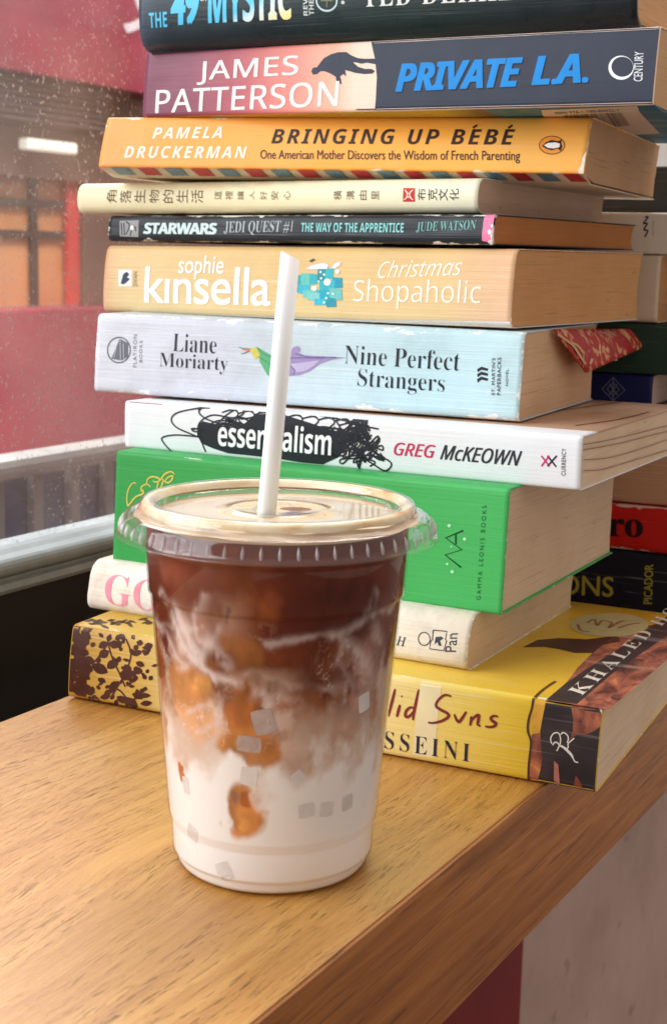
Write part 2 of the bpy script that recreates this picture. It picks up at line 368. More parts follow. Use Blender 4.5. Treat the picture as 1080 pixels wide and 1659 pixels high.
class Book:
    def __init__(s, key, label, loc, yaw, L, T, sh, tl, Wd, spine, front=None, back=None, pages=(214, 186, 150), bulge=.0006, r=.0012, hard=False,
                 inset=.0004, group=None, warp=.00012, seed=0, name='book', dip=0.0):
        s.L, s.T, s.sh, s.Wd, s.bulge, s.r, s.warp, s.seed = L, T, sh, Wd, bulge, r, warp, seed
        s.dip = dip
        s.root = empty(name, loc, (0, math.atan2(tl, L), yaw)); tag(s.root, label, 'book', group)
        s.mw = Matrix.LocRotScale(Vector(loc), s.root.rotation_euler, None); s.inv = s.mw.inverted()
        NX = 90
        tb = .0022 if hard else .0004
        # cover: back sheet, spine, front sheet as one folded sheet
        rows = [('b', Wd-(Wd-.014)*i/5) for i in range(5)]+[('b', .012), ('b', .008), ('b', .004)]
        nv = 18
        rows += [('s', (.5-.5*math.cos(math.pi*i/nv))) for i in range(nv+1)]
        rows += [('f', r+(Wd-r)*(i+1)/6) for i in range(6)]
        v = []; uvs = []
        for i in range(NX+1):
            x = L*i/NX
            for t, q in rows:
                if t == 's': y, z = s.yz(x, q); vv = q
                elif t == 'b': y, z = q+0*s.sh, s.sag(x, q, 0); vv = -q/T
                else: y, z = q+s.sh, T+s.sag(x, q, 1); vv = 1+q/T
                v.append((x, y, z)); uvs.append((i/NX, vv))
        k = len(rows); f = []; mi = []
        for i in range(NX):
            for j in range(k-1):
                a = i*k+j; f.append((a, a+k, a+k+1, a+1))
                mi.append(0 if rows[j][0] == 's' and rows[j+1][0] == 's' else 2 if rows[j][0] == 'b' else 1)
        me = bpy.data.meshes.new('cover'); me.from_pydata(v, [], f); me.update()
        ul = me.uv_layers.new(name='UVMap')
        for lp in me.loops: ul.data[lp.index].uv = uvs[lp.vertex_index]
        s.cover = link('cover', me, s.root, [spine, front or spine, back or spine], True)
        me.polygons.foreach_set('material_index', mi)
        sm = s.cover.modifiers.new('thickness', 'SOLIDIFY'); sm.thickness = tb; sm.offset = -1
        bm = bmesh.new(); bm.from_mesh(me); bmesh.ops.recalc_face_normals(bm, faces=bm.faces)
        # outward: the spine row must face -y
        fs = min(bm.faces, key=lambda q: q.calc_center_median().y)
        if fs.normal.y > 0: bmesh.ops.reverse_faces(bm, faces=bm.faces)
        bm.to_mesh(me); bm.free()
        # page block
        ins = .003 if hard else inset
        g = tb+.00012; NZ, NY, NXp = 14, 8, 10
        yb = Wd-(.004 if hard else .0006)
        V = []; Fc = []
        xs = [ins+(L-2*ins)*i/NXp for i in range(NXp+1)]
        def pt(x, a, b, e):
            z = g+(T-2*g)*b; y0 = s.yz(min(max(x, 0), L), min(max(z/T, 0), 1))[0]+g+.0003
            y1 = yb+s.sh*b-(.002*(1-(2*b-1)**2))
            y = y0+(y1-y0)*a
            xo = e*(mn.noise(Vector((y*60+s.seed, z*500, e*3.1)))*.00018+mn.noise(Vector((y*14+s.seed, z*90, e*7.7)))*.00025)
            return (x+xo, y, z+s.sag(x, y, b)*(.9 if .02 < b < .98 else .8))
        idx = {}
        def vid(i, a, b):
            key2 = (i, a, b)
            if key2 not in idx:
                e = -1 if i == 0 else 1 if i == NXp else 0
                idx[key2] = len(V); V.append(pt(xs[i], a/NY, b/NZ, e))
            return idx[key2]
        for e in (0, NXp):
            for a in range(NY):
                for b in range(NZ):
                    q = [vid(e, a, b), vid(e, a+1, b), vid(e, a+1, b+1), vid(e, a, b+1)]
                    Fc.append(tuple(q if e else q[::-1]))
        for i in range(NXp):
            for b in range(NZ):
                Fc.append((vid(i, 0, b), vid(i+1, 0, b), vid(i+1, 0, b+1), vid(i, 0, b+1)))
                Fc.append((vid(i, NY, b), vid(i, NY, b+1), vid(i+1, NY, b+1), vid(i+1, NY, b)))
            for a in range(NY):
                Fc.append((vid(i, a, 0), vid(i, a+1, 0), vid(i+1, a+1, 0), vid(i+1, a, 0)))
                Fc.append((vid(i, a, NZ), vid(i+1, a, NZ), vid(i+1, a+1, NZ), vid(i, a+1, NZ)))
        s.pages = pymesh('page_block', V, Fc, s.root, page_mat(pages))
    def sag(s, x, y, b): return -s.dip*min(1, max(0, y)/.012)*(1-b)
    def yz(s, x, v):
        z = v*s.T; r = s.r
        y = s.sh*v - s.bulge*4*v*(1-v)
        zz = min(z, s.T-z)
        if zz < r: y += r-math.sqrt(max(0, r*r-(r-zz)**2))
        y += s.warp*mn.noise(Vector((x*35+s.seed*9, v*3, s.seed)))*4*v*(1-v) if 0 < v < 1 else 0
        return y, z
    # surface coordinates (a, b) of a photo pixel on the spine, the top or the bottom sheet
    def sp(s, surf, px):
        o = s.inv @ EYE; d = s.inv.to_3x3() @ ray(*px)
        if surf == 'spine':
            n = Vector((0, -s.T, s.sh)); t = -(n.dot(o))/n.dot(d); P = o+d*t; return Vector((P.x, P.z))
        if surf == 'head':
            t = (s.L-o.x)/d.x; P = o+d*t; return Vector((P.y, P.z))
        if surf == 'bottom':                       # first the bowed strip next to the spine, then the flat sheet
            k = s.dip/.012; t = -(o.z+k*o.y)/(d.z+k*d.y); P = o+d*t
            if P.y <= .012 or not s.dip: return Vector((P.x, P.y))
        z = s.T if surf == 'top' else -s.dip
        t = (z-o.z)/d.z; P = o+d*t; return Vector((P.x, P.y))
    def pos(s, surf, a, b, lift):
        if surf == 'spine':
            v = min(max(b/s.T, 0.0), 1.0); e = .004
            y, z = s.yz(a, v); y1, z1 = s.yz(a, min(v+e, 1)); y0, z0 = s.yz(a, max(v-e, 0))
            dy, dz = y1-y0, z1-z0; l = math.hypot(dy, dz); return Vector((a, y-lift*dz/l, z+lift*dy/l))
        if surf == 'head': return Vector((s.L+lift, a, b))
        return Vector((a, b, s.T+lift)) if surf == 'top' else Vector((a, b, -lift-s.dip*min(1, max(0, b)/.012)))
    def ink(s, name, bm, surf, col, lift, label=None, clip=True):
        """bm carries (a, b) in x, y"""
        if surf == 'spine':
            for k in range(1, 16):
                bmesh.ops.bisect_plane(bm, geom=bm.verts[:]+bm.edges[:]+bm.faces[:], plane_co=(0, s.T*k/16, 0), plane_no=(0, 1, 0))
            if clip:
                for zc, no in ((s.T*.985, 1), (s.T*.015, -1)):
                    bmesh.ops.bisect_plane(bm, geom=bm.verts[:]+bm.edges[:]+bm.faces[:], plane_co=(0, zc, 0), plane_no=(0, no, 0), clear_outer=True)
        if surf == 'bottom' and s.dip: bmesh.ops.bisect_plane(bm, geom=bm.verts[:]+bm.edges[:]+bm.faces[:], plane_co=(0, .012, 0), plane_no=(0, 1, 0))
        if clip and surf != 'head':
            for xc, no in ((s.L-.0004, 1), (.0004, -1)):
                bmesh.ops.bisect_plane(bm, geom=bm.verts[:]+bm.edges[:]+bm.faces[:], plane_co=(xc, 0, 0), plane_no=(no, 0, 0), clear_outer=True)
        if not bm.faces: bm.free(); return None
        for v in bm.verts: v.co = s.pos(surf, v.co.x, v.co.y, lift*.7+.00005+v.co.z)
        o = bm_obj(name, bm, s.cover, col if isinstance(col, bpy.types.Material) else ink_mat(col))
        return o
    def text(s, name, body, p0, p1, p2, col, font=None, off=0.0, spacing=1.0, surf='spine', lift=.00012):
        bm = glyph_bm(body, font, min(off, 0), spacing)
        if off > 0:                                # heavier writing: the same letters again, a hair to each side
            me0 = bpy.data.meshes.new('t'); bm.to_mesh(me0)
            for k_, (ox, oy) in enumerate(((off, off*.5), (-off, -off*.5), (off, -off*.5), (-off, off*.5))):
                n0 = len(bm.verts); bm.from_mesh(me0); bm.verts.ensure_lookup_table()
                for v in bm.verts[n0:]: v.co.x += ox; v.co.y += oy; v.co.z = .000012*(k_+1)
            bpy.data.meshes.remove(me0)
        xs = [v.co.x for v in bm.verts]; ys = [v.co.y for v in bm.verts]
        x0, x1, y0, y1 = min(xs), max(xs), min(ys), max(ys)
        A, B, C = s.sp(surf, p0), s.sp(surf, p1), s.sp(surf, p2)
        for v in bm.verts:
            q = A+(B-A)*((v.co.x-x0)/(x1-x0))+(C-A)*((v.co.y-y0)/(y1-y0)); v.co = (q.x, q.y, v.co.z)
        return s.ink(name, bm, surf, col, lift)
    def up(s, name, body, xl, xr, yb, yt, col, font=None, off=0.0, spacing=1.0, lean=0.0, **k):
        """writing turned a quarter left: reads upwards, baseline on the right side"""
        return s.text(name, body, (xr, yb), (xr+lean, yt), (xl, yb), col, font, off, spacing, **k)
    def poly(s, name, polys, col, surf='spine', lift=.00008, clip=True):
        bm = bmesh.new()
        for pts in polys:
            q = [s.sp(surf, p) for p in pts]
            # drop repeats
            f = bm.faces.new([bm.verts.new((a.x, a.y, 0)) for a in q])
        bmesh.ops.triangulate(bm, faces=bm.faces[:])
        return s.ink(name, bm, surf, col, lift, clip=clip)
    def strokes(s, name, lines, width, col, surf='spine', lift=.00012, smooth=True, taper=False, clip=True):
        bm = bmesh.new(); s.add_strokes(bm, lines, width, surf, smooth, taper)
        return s.ink(name, bm, surf, col, lift, clip=clip)
    def add_strokes(s, bm, lines, width, surf, smooth, taper):
        for k, pts in enumerate(lines):
            q = [s.sp(surf, p) for p in pts]
            if smooth and len(q) > 2: q = catmull(q, 6)
            n = len(q); L_, R_ = [], []
            for i in range(n):
                t = q[min(i+1, n-1)]-q[max(i-1, 0)]
                if t.length < 1e-9: t = Vector((1, 0))
                t.normalize(); nn = Vector((-t.y, t.x)); ww = width/2
                if taper: ww *= .45+.55*math.sin(math.pi*(.08+.84*i/(n-1)))
                L_.append(bm.verts.new((*(q[i]+nn*ww), 0))); R_.append(bm.verts.new((*(q[i]-nn*ww), 0)))
            for i in range(n-1): bm.faces.new((L_[i], R_[i], R_[i+1], L_[i+1]))
def catmull(q, m):
    out = []
    P = [q[0]]+list(q)+[q[-1]]
    for i in range(1, len(P)-2):
        a, b, c, d = P[i-1], P[i], P[i+1], P[i+2]
        for k in range(m):
            t = k/m
            out.append(.5*((2*b)+(c-a)*t+(2*a-5*b+4*c-d)*t*t+(3*b-a-3*c+d)*t**3))
    out.append(q[-1]); return out
def circ(cx, cy, rx, ry, n=28, a0=0.0): return [(cx+rx*math.cos(a0+2*math.pi*i/n), cy-ry*math.sin(a0+2*math.pi*i/n)) for i in range(n)]
def sc_pts(pts, ox, oy, k): return [(ox+x/k, oy+y/k) for x, y in pts]

FIT = {  # x, y, z of the spine's left foot, yaw, length, thickness, lean, tilt
 'suns': (-0.10121,0.53255,0.00031, -0.4329, 0.20860, 0.02807, 0.00357, 0.00059),
 'pan': (-0.09862,0.56370,0.02841, -0.4861, 0.16635, 0.01981, 0.00464, -0.00029),
 'green': (-0.08969,0.57092,0.04803, -0.4890, 0.16985, 0.04480, 0.00335, -0.00084),
 'essen': (-0.08685,0.58785,0.09276, -0.4931, 0.19660, 0.01935, 0.00016, -0.00111),
 'nine': (-0.10337,0.60904,0.11266, -0.4364, 0.18906, 0.03307, 0.00364, -0.00024),
 'shop': (-0.10471,0.64386,0.14684, -0.5695, 0.20084, 0.02931, 0.00315, -0.00199),
 'star': (-0.10368,0.65248,0.17740, -0.6003, 0.19507, 0.01124, 0.00116, -0.00129),
 'cream': (-0.11799,0.65913,0.18924, -0.5430, 0.19931, 0.01329, 0.00098, -0.00113),
 'bebe': (-0.10501,0.63325,0.20443, -0.3964, 0.21274, 0.02161, 0.00749, 0.00278),
 'private': (-0.08608,0.63450,0.22723, -0.5191, 0.22530, 0.02702, 0.00273, 0.00171),
 'mystic': (-0.08535,0.63017,0.25449, -0.4792, 0.21323, 0.03300, 0.0, 0.00097)}
def fitted(key, label, Wd, spine, seed, **k):
    x, y, z, yaw, L, T, sh, tl = FIT[key]
    return Book(key, label, (x, y, z+tl), yaw, L, T, sh, tl, Wd, spine, seed=seed, **k)
STACK = None
# 1 (bottom): yellow novel with the dark end
m_y = cover_mat('yellow_print', grad((0, (176, 130, 52)), (.16, (204, 166, 84)), (.3, (232, 214, 164)), (.62, (228, 204, 138)), (.76, (232, 204, 104)), (.87, (232, 196, 62)), (1, (226, 184, 56))), .25, .55, .32)
m_yf = cover_mat('yellow_front_print', grad((0, (196, 156, 62)), (.5, (222, 190, 84)), (1, (226, 176, 44))), 0, .1, .34)
b = fitted('suns', 'thick yellow paperback with brown leaf print and dark end, lowest of the front stack', .1392, m_y, 1, front=m_yf, pages=(226, 200, 172), bulge=.0008, r=.0016)
def flame_mat():
    m, nt, p = newmat('brown_figure_print'); oc = objco(nt)
    n = noise_(nt, oc, 110, 4, .6, (1.6, .7, .8), .8); n2 = noise_(nt, oc, 60, 3, .5, (1.3, .8, .8), .4)
    c = ramp(nt, n, [(.34, lin((86, 40, 34))), (.47, lin((150, 82, 64))), (.60, lin((186, 108, 78))), (.72, lin((232, 152, 76)))])
    c = mixc(nt, ramp(nt, n2, [(.30, .7), (.46, .0)]), c, lin((48, 28, 28)))
    cr = noise_(nt, oc, 150, 3, .6, (.10, 1, 5.5), .6)
    c = mixc(nt, ramp(nt, cr, [(.64, .0), (.72, .4)]), c, lin((214, 190, 170)))
    nt.links.new(c, p.inputs['Base Color']); setin(p, Roughness=.36)
    return m
FL = flame_mat()
def creased_dark():
    m, nt, p = newmat('dark_print'); oc = objco(nt)
    cr = noise_(nt, oc, 150, 3, .6, (.10, 1, 5.5), .6); n = noise_(nt, oc, 70, 4)
    c = ramp(nt, n, [(.3, lin((34, 30, 34))), (.7, lin((60, 48, 54)))])
    c = mixc(nt, ramp(nt, cr, [(.60, .0), (.70, .35)]), c, lin((170, 160, 160)))
    nt.links.new(c, p.inputs['Base Color']); setin(p, Roughness=.34)
    return m
DK = creased_dark()
q = lambda *pts: sc_pts(pts, 840, 1100, 6.75)
b.poly('pale_band', [[(682, 1100), (716, 1105), (704, 1228), (668, 1222)]], plain('pale_band_cream', (230, 214, 168), .3, .4, .05, 100), lift=.00004)  # paler strip across the spine, under the lettering
b.poly('dark_print', [q((286, 212), (590, 260), (960, 330), (980, 1300), (300, 1250), (190, 1135), (235, 1000), (262, 860), (250, 700), (240, 560), (268, 400), (285, 300))], DK)
b.poly('orange_band', [q((160, 190), (292, 208), (287, 300), (266, 400), (250, 500), (236, 585), (150, 600), (128, 440), (148, 300))], plain('orange_print', (222, 166, 62), .36, .4, .25, 120), lift=.00012)
b.poly('brown_band', [q((148, 600), (236, 580), (252, 700), (264, 860), (238, 1000), (192, 1140), (112, 1120), (126, 900), (148, 750))], FL, lift=.00014)
b.poly('brown_figure', [q((600, 240), (700, 250), (800, 290), (965, 320), (940, 480), (830, 560), (740, 600), (640, 600), (560, 660), (594, 560), (598, 450), (575, 320))], FL, lift=.00014)
b.poly('pink_stripe', [q((392, 890), (436, 930), (448, 1150), (418, 1165), (384, 1100))], plain('pink_stripe_print', (190, 118, 102), .36, .4, .25, 120), lift=.00014)
b.poly('red_stripe', [q((625, 1050), (655, 1090), (700, 1190), (600, 1160))], plain('red_brown_print', (150, 70, 58), .36, .4, .25, 120), lift=.00014)
b.strokes('dark_outline', [q((158, 180), (150, 300), (112, 440), (105, 560), (140, 680), (125, 840), (112, 960), (104, 1110))], .0008, (84, 60, 50), lift=.0002)
b.strokes('runner_emblem', [q((365, 700), (355, 640), (385, 590), (430, 580), (455, 610), (462, 680), (440, 740), (420, 780)), q((465, 600), (490, 578), (530, 600), (548, 640), (535, 690)),
  q((375, 715), (400, 685), (430, 690), (460, 725), (520, 750), (545, 740), (545, 700), (575, 670), (612, 640)), q((520, 750), (560, 800), (590, 830), (615, 890), (655, 905))], .00042, (236, 232, 222), lift=.00022)
b.strokes('runner_body', [q((455, 718), (500, 742), (540, 778), (580, 820), (600, 860))], .0009, (236, 232, 222), lift=.00026, taper=True)
b.strokes('worn_edge', [q((880, 320), (925, 400), (935, 520), (925, 700), (905, 900), (885, 1040), (868, 1180), (862, 1290))], .0007, (236, 228, 220), lift=.00026)
q = lambda *pts: sc_pts(pts, 600, 1060, 3.6)
b.strokes('title', [q((472, 243), (435, 236), (400, 262), (386, 296), (410, 318), (452, 340), (458, 360), (420, 384), (370, 396), (340, 393)), q((492, 345), (506, 378), (522, 388), (545, 358), (562, 330)), q((584, 412), (592, 372), (588, 358)), q((590, 385), (612, 360), (634, 352), (632, 382), (628, 404), (644, 414)),
  q((746, 360), (720, 356), (704, 370), (716, 386), (734, 398), (726, 414), (700, 420), (672, 416)), q((283, 204), (272, 262), (258, 330), (252, 380)), q((262, 312), (236, 306), (212, 328), (208, 356), (226, 360), (252, 336), (264, 314)), q((176, 290), (166, 330), (158, 362)), q((182, 241), (188, 244)), q((146, 200), (130, 270), (108, 358))], .00105, (128, 44, 48), lift=.0002, taper=True)
b.text('title', 'Splen', (526, 1158), (622, 1170), (530, 1099), (128, 44, 48), SLANT, -.004)
b.text('author_name', 'HOSSEINI', (560, 1202), (760, 1234), (562, 1173), (46, 46, 62), SERIF, -.011, 1.35, lift=.0002)
# its front, seen lying under the stack
b.poly('dark_print', [[(890, 1136), (985, 1150), (1100, 1052), (1100, 985), (1070, 1010), (1005, 1022), (965, 1052), (935, 1082), (920, 1102)]], FL, 'top', clip=False)
b.poly('black_field', [[(884, 1134), (934, 1141), (990, 1092), (1080, 1030), (1090, 992), (1010, 1046), (950, 1084), (915, 1108)]], DK, 'top', .00012, clip=False)
b.poly('branch_print', [[(846, 1049), (870, 1037), (905, 1034), (950, 1036), (1000, 1030), (1005, 1040), (975, 1045), (960, 1058), (930, 1058), (905, 1052), (880, 1048)]], plain('brown_print', (72, 32, 28), .4, .4, .3, 120), 'top')
b.strokes('branch_line', [[(866, 1130), (880, 1117), (899, 1104)]], .0011, (96, 66, 40), 'top', .00012)
b.poly('cover_sticker', [circ(986, 1013, 64, 19)], plain('sticker_paper', (196, 180, 130), .4, .4, .08, 200), 'top', .00014, clip=False)
b.strokes('sticker_scrawl', [[(935, 1012), (940, 1022), (955, 1024)], [(950, 1010), (962, 1004), (966, 1014), (975, 1006), (990, 1010), (985, 1018), (1003, 1008), (1012, 1006)], [(1000, 1018), (1020, 1012), (1035, 1010)]], .0012, (150, 112, 84), 'top', .0002, clip=False)
b.text('author_name', 'KHALED HOSSEINI', (942, 1128), (1168, 930), (918, 1120), (226, 214, 196), SERIF, -.006, 1.3, 'top', .0002)
# leaf print at the other end
random.seed(4)
def leaf(px, py, l, wd, a):
    c, s_ = math.cos(a), math.sin(a); out = []
    for i in range(9):
        t = i/8; out.append((t*l, wd*math.sin(math.pi*t)**.8))
    for i in range(7, 0, -1):
        t = i/8; out.append((t*l, -wd*math.sin(math.pi*t)**.8))
    return [(px+x*c-y*s_, py+x*s_+y*c) for x, y in out]
lv = []; stems = []
for (cx, cy, l, wd, a) in [(176, 1040, 15, 5, 2.6), (178, 1041, 16, 5.5, .3), (176, 1040, 12, 3.5, -1.3), (162, 1063, 17, 6, -.5), (151, 1076, 26, 7, .45), (176, 1082, 18, 6, -.7), (148, 1072, 12, 3, 2.2), (147, 1075, 12, 3, 1.3),
   (234, 1050, 14, 5, -.4), (232, 1052, 10, 3, .8), (222, 1040, 10, 4, .2), (215, 1060, 16, 4, -.3), (222, 1072, 14, 4, .4), (196, 1090, 20, 8, .2), (205, 1075, 16, 6, 1.2), (218, 1085, 14, 5, .1), (188, 1102, 20, 5, 1.9),
   (190, 1128, 18, 5, .5), (205, 1130, 22, 6, .7), (215, 1124, 20, 5, .2), (226, 1126, 18, 3.5, 0), (228, 1140, 18, 4, -.1), (140, 1118, 14, 6, .2), (150, 1128, 14, 5, .8), (170, 1124, 12, 4, -.4), (163, 1130, 16, 4, -.2), (158, 1110, 8, 2.5, .8),
   (194, 1051, 6, 3, 0), (186, 1066, 10, 4, .9), (238, 1085, 6, 3, .5)]:
    lv.append(leaf(cx, cy, l*1.12, wd*1.2, a))
for i in range(70):
    lv.append(leaf(random.choice((random.gauss(212, 14), random.uniform(140, 240))), random.choice((1050, 1085, 1130))+random.gauss(0, 14), random.uniform(6, 14), random.uniform(2, 4.5), random.uniform(0, 6.28)))
for i in range(90):
    t = random.random(); lv.append(leaf(116-6*t+random.uniform(-2, 24), 1022+100*t+random.uniform(-6, 6), random.uniform(10, 19), random.uniform(3.5, 7), random.uniform(-1.2, 1.2)))
b.poly('leaf_print', lv, plain('leaf_brown_print', (74, 38, 26), .4, .2, .2, 120))
b.strokes('stem_print', [[(176, 1040), (184, 1065), (196, 1090), (205, 1112)], [(151, 1076), (165, 1060), (176, 1042)], [(205, 1035), (214, 1060), (205, 1090), (190, 1115), (180, 1132)], [(190, 1115), (200, 1122), (216, 1146)], [(206, 1100), (222, 1086), (232, 1090)]], .0007, (78, 42, 36), lift=.0001)
lt_ = []
for i in range(26): lt_.append(leaf(random.uniform(128, 236), random.uniform(1004, 1014)+.0*i, random.uniform(8, 18), random.uniform(1.2, 2.4), random.uniform(-.4, .4)))
b.poly('leaf_print', lt_, plain('leaf_brown_print', (74, 38, 26), .4, .2, .2, 120), 'top', .0001)

# 2: worn cream paperback
m_p = cover_mat('cream_worn_print', grad((0, (232, 216, 200)), (.2, (240, 232, 222)), (.8, (232, 222, 206)), (1, (216, 202, 182))), .6, .8, .42, grime=.6)
b = fitted('pan', 'worn cream paperback with faded pink capitals, second from the bottom of the front stack', .1133, m_p, 2, pages=(214, 186, 154), bulge=.0022, r=.0034, warp=.0006)
b.text('title', 'GO', (174, 976), (262, 992), (178, 927), (226, 142, 160), SERIF, -.008)
b.text('author_name', 'H', (645, 1043), (661, 1046), (646, 1028), (70, 70, 74), SERIT, .005)
b.strokes('publisher_logo', [circ(690.5, 1033, 9.5, 10.5)+[(700, 1033)], [(705, 1019), (727, 1021), (725, 1034), (727, 1036), (722, 1052), (699, 1049), (701, 1037), (704, 1034), (705, 1019)]], .00036, (60, 64, 78), smooth=False)
b.poly('publisher_figure', [[(709, 1030), (718, 1029), (722, 1032), (716, 1036), (719, 1044), (714, 1044), (712, 1038), (707, 1042), (708, 1036)]], (60, 64, 78))
b.up('publisher_name', 'Pan', 724, 742, 1054, 1024, (60, 64, 78), lean=3)

# 3: the thick green one
m_g = cover_mat('green_cloth_print', grad((0, (54, 150, 72)), (.6, (64, 166, 84)), (1, (74, 180, 96))), .12, .06, .40, grime=.1)
m_gf = cover_mat('green_front_print', (64, 164, 90), 0, .05, .4)
b = fitted('green', 'very thick bright green book with gold script and a dark zigzag emblem', .1296, m_g, 3, front=m_gf, pages=(214, 188, 160), bulge=.0, r=.0009, warp=.00008, inset=.0012)
q = lambda pts: sc_pts(pts, 160, 690, 4.154)
b.strokes('gold_script', [q([(255, 388), (232, 385), (205, 420), (192, 475), (196, 535), (215, 520), (250, 478), (300, 455), (296, 430), (288, 440), (290, 410), (325, 392), (345, 405), (350, 412)]),
   q([(325, 392), (330, 360), (360, 342), (400, 350), (412, 366), (390, 378), (366, 372)]), q([(412, 372), (424, 352), (450, 322), (490, 308), (512, 328)]), q([(424, 352), (444, 372), (470, 382), (494, 362), (498, 338), (470, 345), (448, 372)]), q([(405, 375), (398, 400), (392, 425)]), q([(440, 360), (428, 395), (418, 418)])],
   .00062, (222, 194, 92), taper=True)
q = lambda *pts: sc_pts(pts, 690, 820, 9)
b.strokes('zigzag_emblem', [q((540, 355), (285, 462), (520, 635), (276, 710), (508, 892)), q((432, 405), (432, 556))], .00062, (18, 62, 44), smooth=False)
b.poly('star_print', [circ(*q(p)[0], r_, r_, 10) for p, r_ in (((335, 285), 2.8), ((560, 480), 2.8), ((305, 845), 2.0), ((378, 955), 2.8), ((368, 590), 1.3))], (176, 230, 190))
b.up('publisher_name', 'GAMMA LEONIS BOOKS', 771, 778, 972, 819, (30, 100, 60), None, .0, 1.5, 10)

# 4: white business book with the black scribble
m_e = cover_mat('white_gloss_print', (232, 232, 236), .12, .05, .3, grime=.06)
m_ef = cover_mat('white_front_print', lambda nt, u, v: ramp(nt, math_(nt, 'MULTIPLY', math_(nt, 'SUBTRACT', v, 1.0), .1), [(.0, lin((240, 240, 244))), (.079, lin((240, 240, 244))), (.086, lin((196, 156, 128))), (1, lin((186, 148, 120)))]), 0, .1, .4)
b = fitted('essen', 'white paperback with a black scribbled tangle on its spine, lying on the green book', .132, m_e, 4, front=m_ef, pages=(226, 200, 172), bulge=.0005, r=.0012)
b.text('title', 'essentialism', (354, 722), (537, 738), (356, 680), (244, 244, 246), SBOLD, .0, .96, lift=.00036)
SK = (42, 44, 50)
q5 = lambda pts: sc_pts(pts, 140, 500, 2.348); q6 = lambda pts: sc_pts(pts, 560, 500, 2.077)
b.poly('scribble_blot', [q5([(425, 445), (445, 428), (500, 440), (560, 452), (600, 440), (640, 405), (720, 395), (800, 418), (870, 440), (930, 462), (965, 500), (985, 535), (960, 565), (900, 592), (820, 585), (740, 572), (640, 560), (540, 550), (480, 530), (440, 512), (424, 480)])], SK, lift=.00012)
random.seed(11)
lines = [q5([(470, 378), (420, 380), (350, 395), (326, 420), (345, 450), (400, 476), (440, 492)]), q5([(430, 487), (345, 480), (292, 490), (300, 515), (330, 548)]), q5([(440, 378), (430, 395), (460, 420), (520, 440)]),
  q5([(425, 385), (450, 364), (500, 360), (560, 368), (600, 395), (560, 415), (480, 405), (430, 440), (440, 500), (455, 545)]), q5([(500, 440), (540, 400), (600, 372), (660, 380), (640, 410), (590, 420)]),
  q5([(480, 370), (620, 378), (760, 396), (900, 410), (1010, 432), (1075, 446)]), q6([(0, 384), (60, 395), (112, 405)]), q6([(0, 352), (40, 360), (20, 380), (-20, 392)]), q6([(10, 360), (44, 372), (70, 376), (40, 396), (20, 420), (66, 425)]),
  q6([(20, 400), (62, 420), (82, 460), (66, 478), (20, 482)]), q6([(-10, 500), (60, 492), (130, 503), (155, 524), (132, 545), (92, 522), (60, 502)]), q6([(40, 380), (30, 440), (50, 500)]), q6([(60, 384), (20, 430), (-40, 490)]), q6([(-30, 380), (10, 440), (60, 492)])]
for i in range(26):
    cx, cy = random.uniform(330, 590), 0; cy = 700+(cx-354)*.082+random.uniform(-14, 16)
    a = random.uniform(-.5, .5); rx, ry = random.uniform(16, 46), random.uniform(6, 15)
    lines.append([(cx+rx*math.cos(t)*math.cos(a)-ry*math.sin(t)*math.sin(a)+t*3, cy+rx*math.cos(t)*math.sin(a)+ry*math.sin(t)*math.cos(a)) for t in [random.uniform(0, 6)+.75*j for j in range(8)]])
for i in range(16):
    cx = random.uniform(536, 592); cy = 706+(cx-560)*.09+random.uniform(-16, 30); a = random.uniform(-1.2, 1.2); rx, ry = random.uniform(14, 34), random.uniform(5, 12)
    lines.append([(cx+rx*math.cos(t)*math.cos(a)-ry*math.sin(t)*math.sin(a)+t*2, cy+rx*math.cos(t)*math.sin(a)+ry*math.sin(t)*math.cos(a)) for t in [random.uniform(0, 6)+.8*j for j in range(8)]])
for i in range(9):
    x0 = 360+i*26; lines.append([(x0, 668+i*2), (x0+18, 664+i*2.2), (x0+26, 672+i*2.2), (x0+8, 688+i*2), (x0-6, 700+i*2)])
b.strokes('scribble_lines', lines, .00062, SK, lift=.0002)
b.text('author_name', 'GREG', (638, 737), (704, 742), (640, 716), (204, 52, 92), SLANT, .016)
b.text('author_name', 'McKEOWN', (713, 744), (842, 755), (717, 720), (52, 54, 62), SLANT, .016)
b.strokes('publisher_logo', [[(877, 738), (890, 755)], [(890, 738), (877, 755)], ], .0006, (206, 60, 110), smooth=False)
b.strokes('publisher_logo', [[(887, 738), (901, 756)], [(902, 738), (887, 755)]], .0006, (46, 44, 56), smooth=False)
b.up('publisher_name', 'CURRENCY', 909, 916, 770, 726, (90, 90, 98), None, .004, 1.1, 1)
b.poly('maroon_corner', [[(211, 645), (274, 649), (262, 656), (209, 652)]], (150, 28, 62), clip=True)
b.strokes('page_gap', [[(884, 668), (960, 658), (1010, 651)], [(930, 690), (1000, 680), (1050, 668)]], .0009, (104, 66, 50), 'top', .0002, clip=False)

q = lambda *pts: sc_pts(pts, 880, 660, 4.15)
b.strokes('page_gaps', [q((268, 250), (500, 205), (830, 122)), q((268, 285), (500, 242), (830, 160)), q((268, 352), (420, 340), (600, 295), (830, 215)), q((268, 425), (400, 415), (600, 355), (830, 288))], .0003, (136, 104, 84), 'head', .0003)

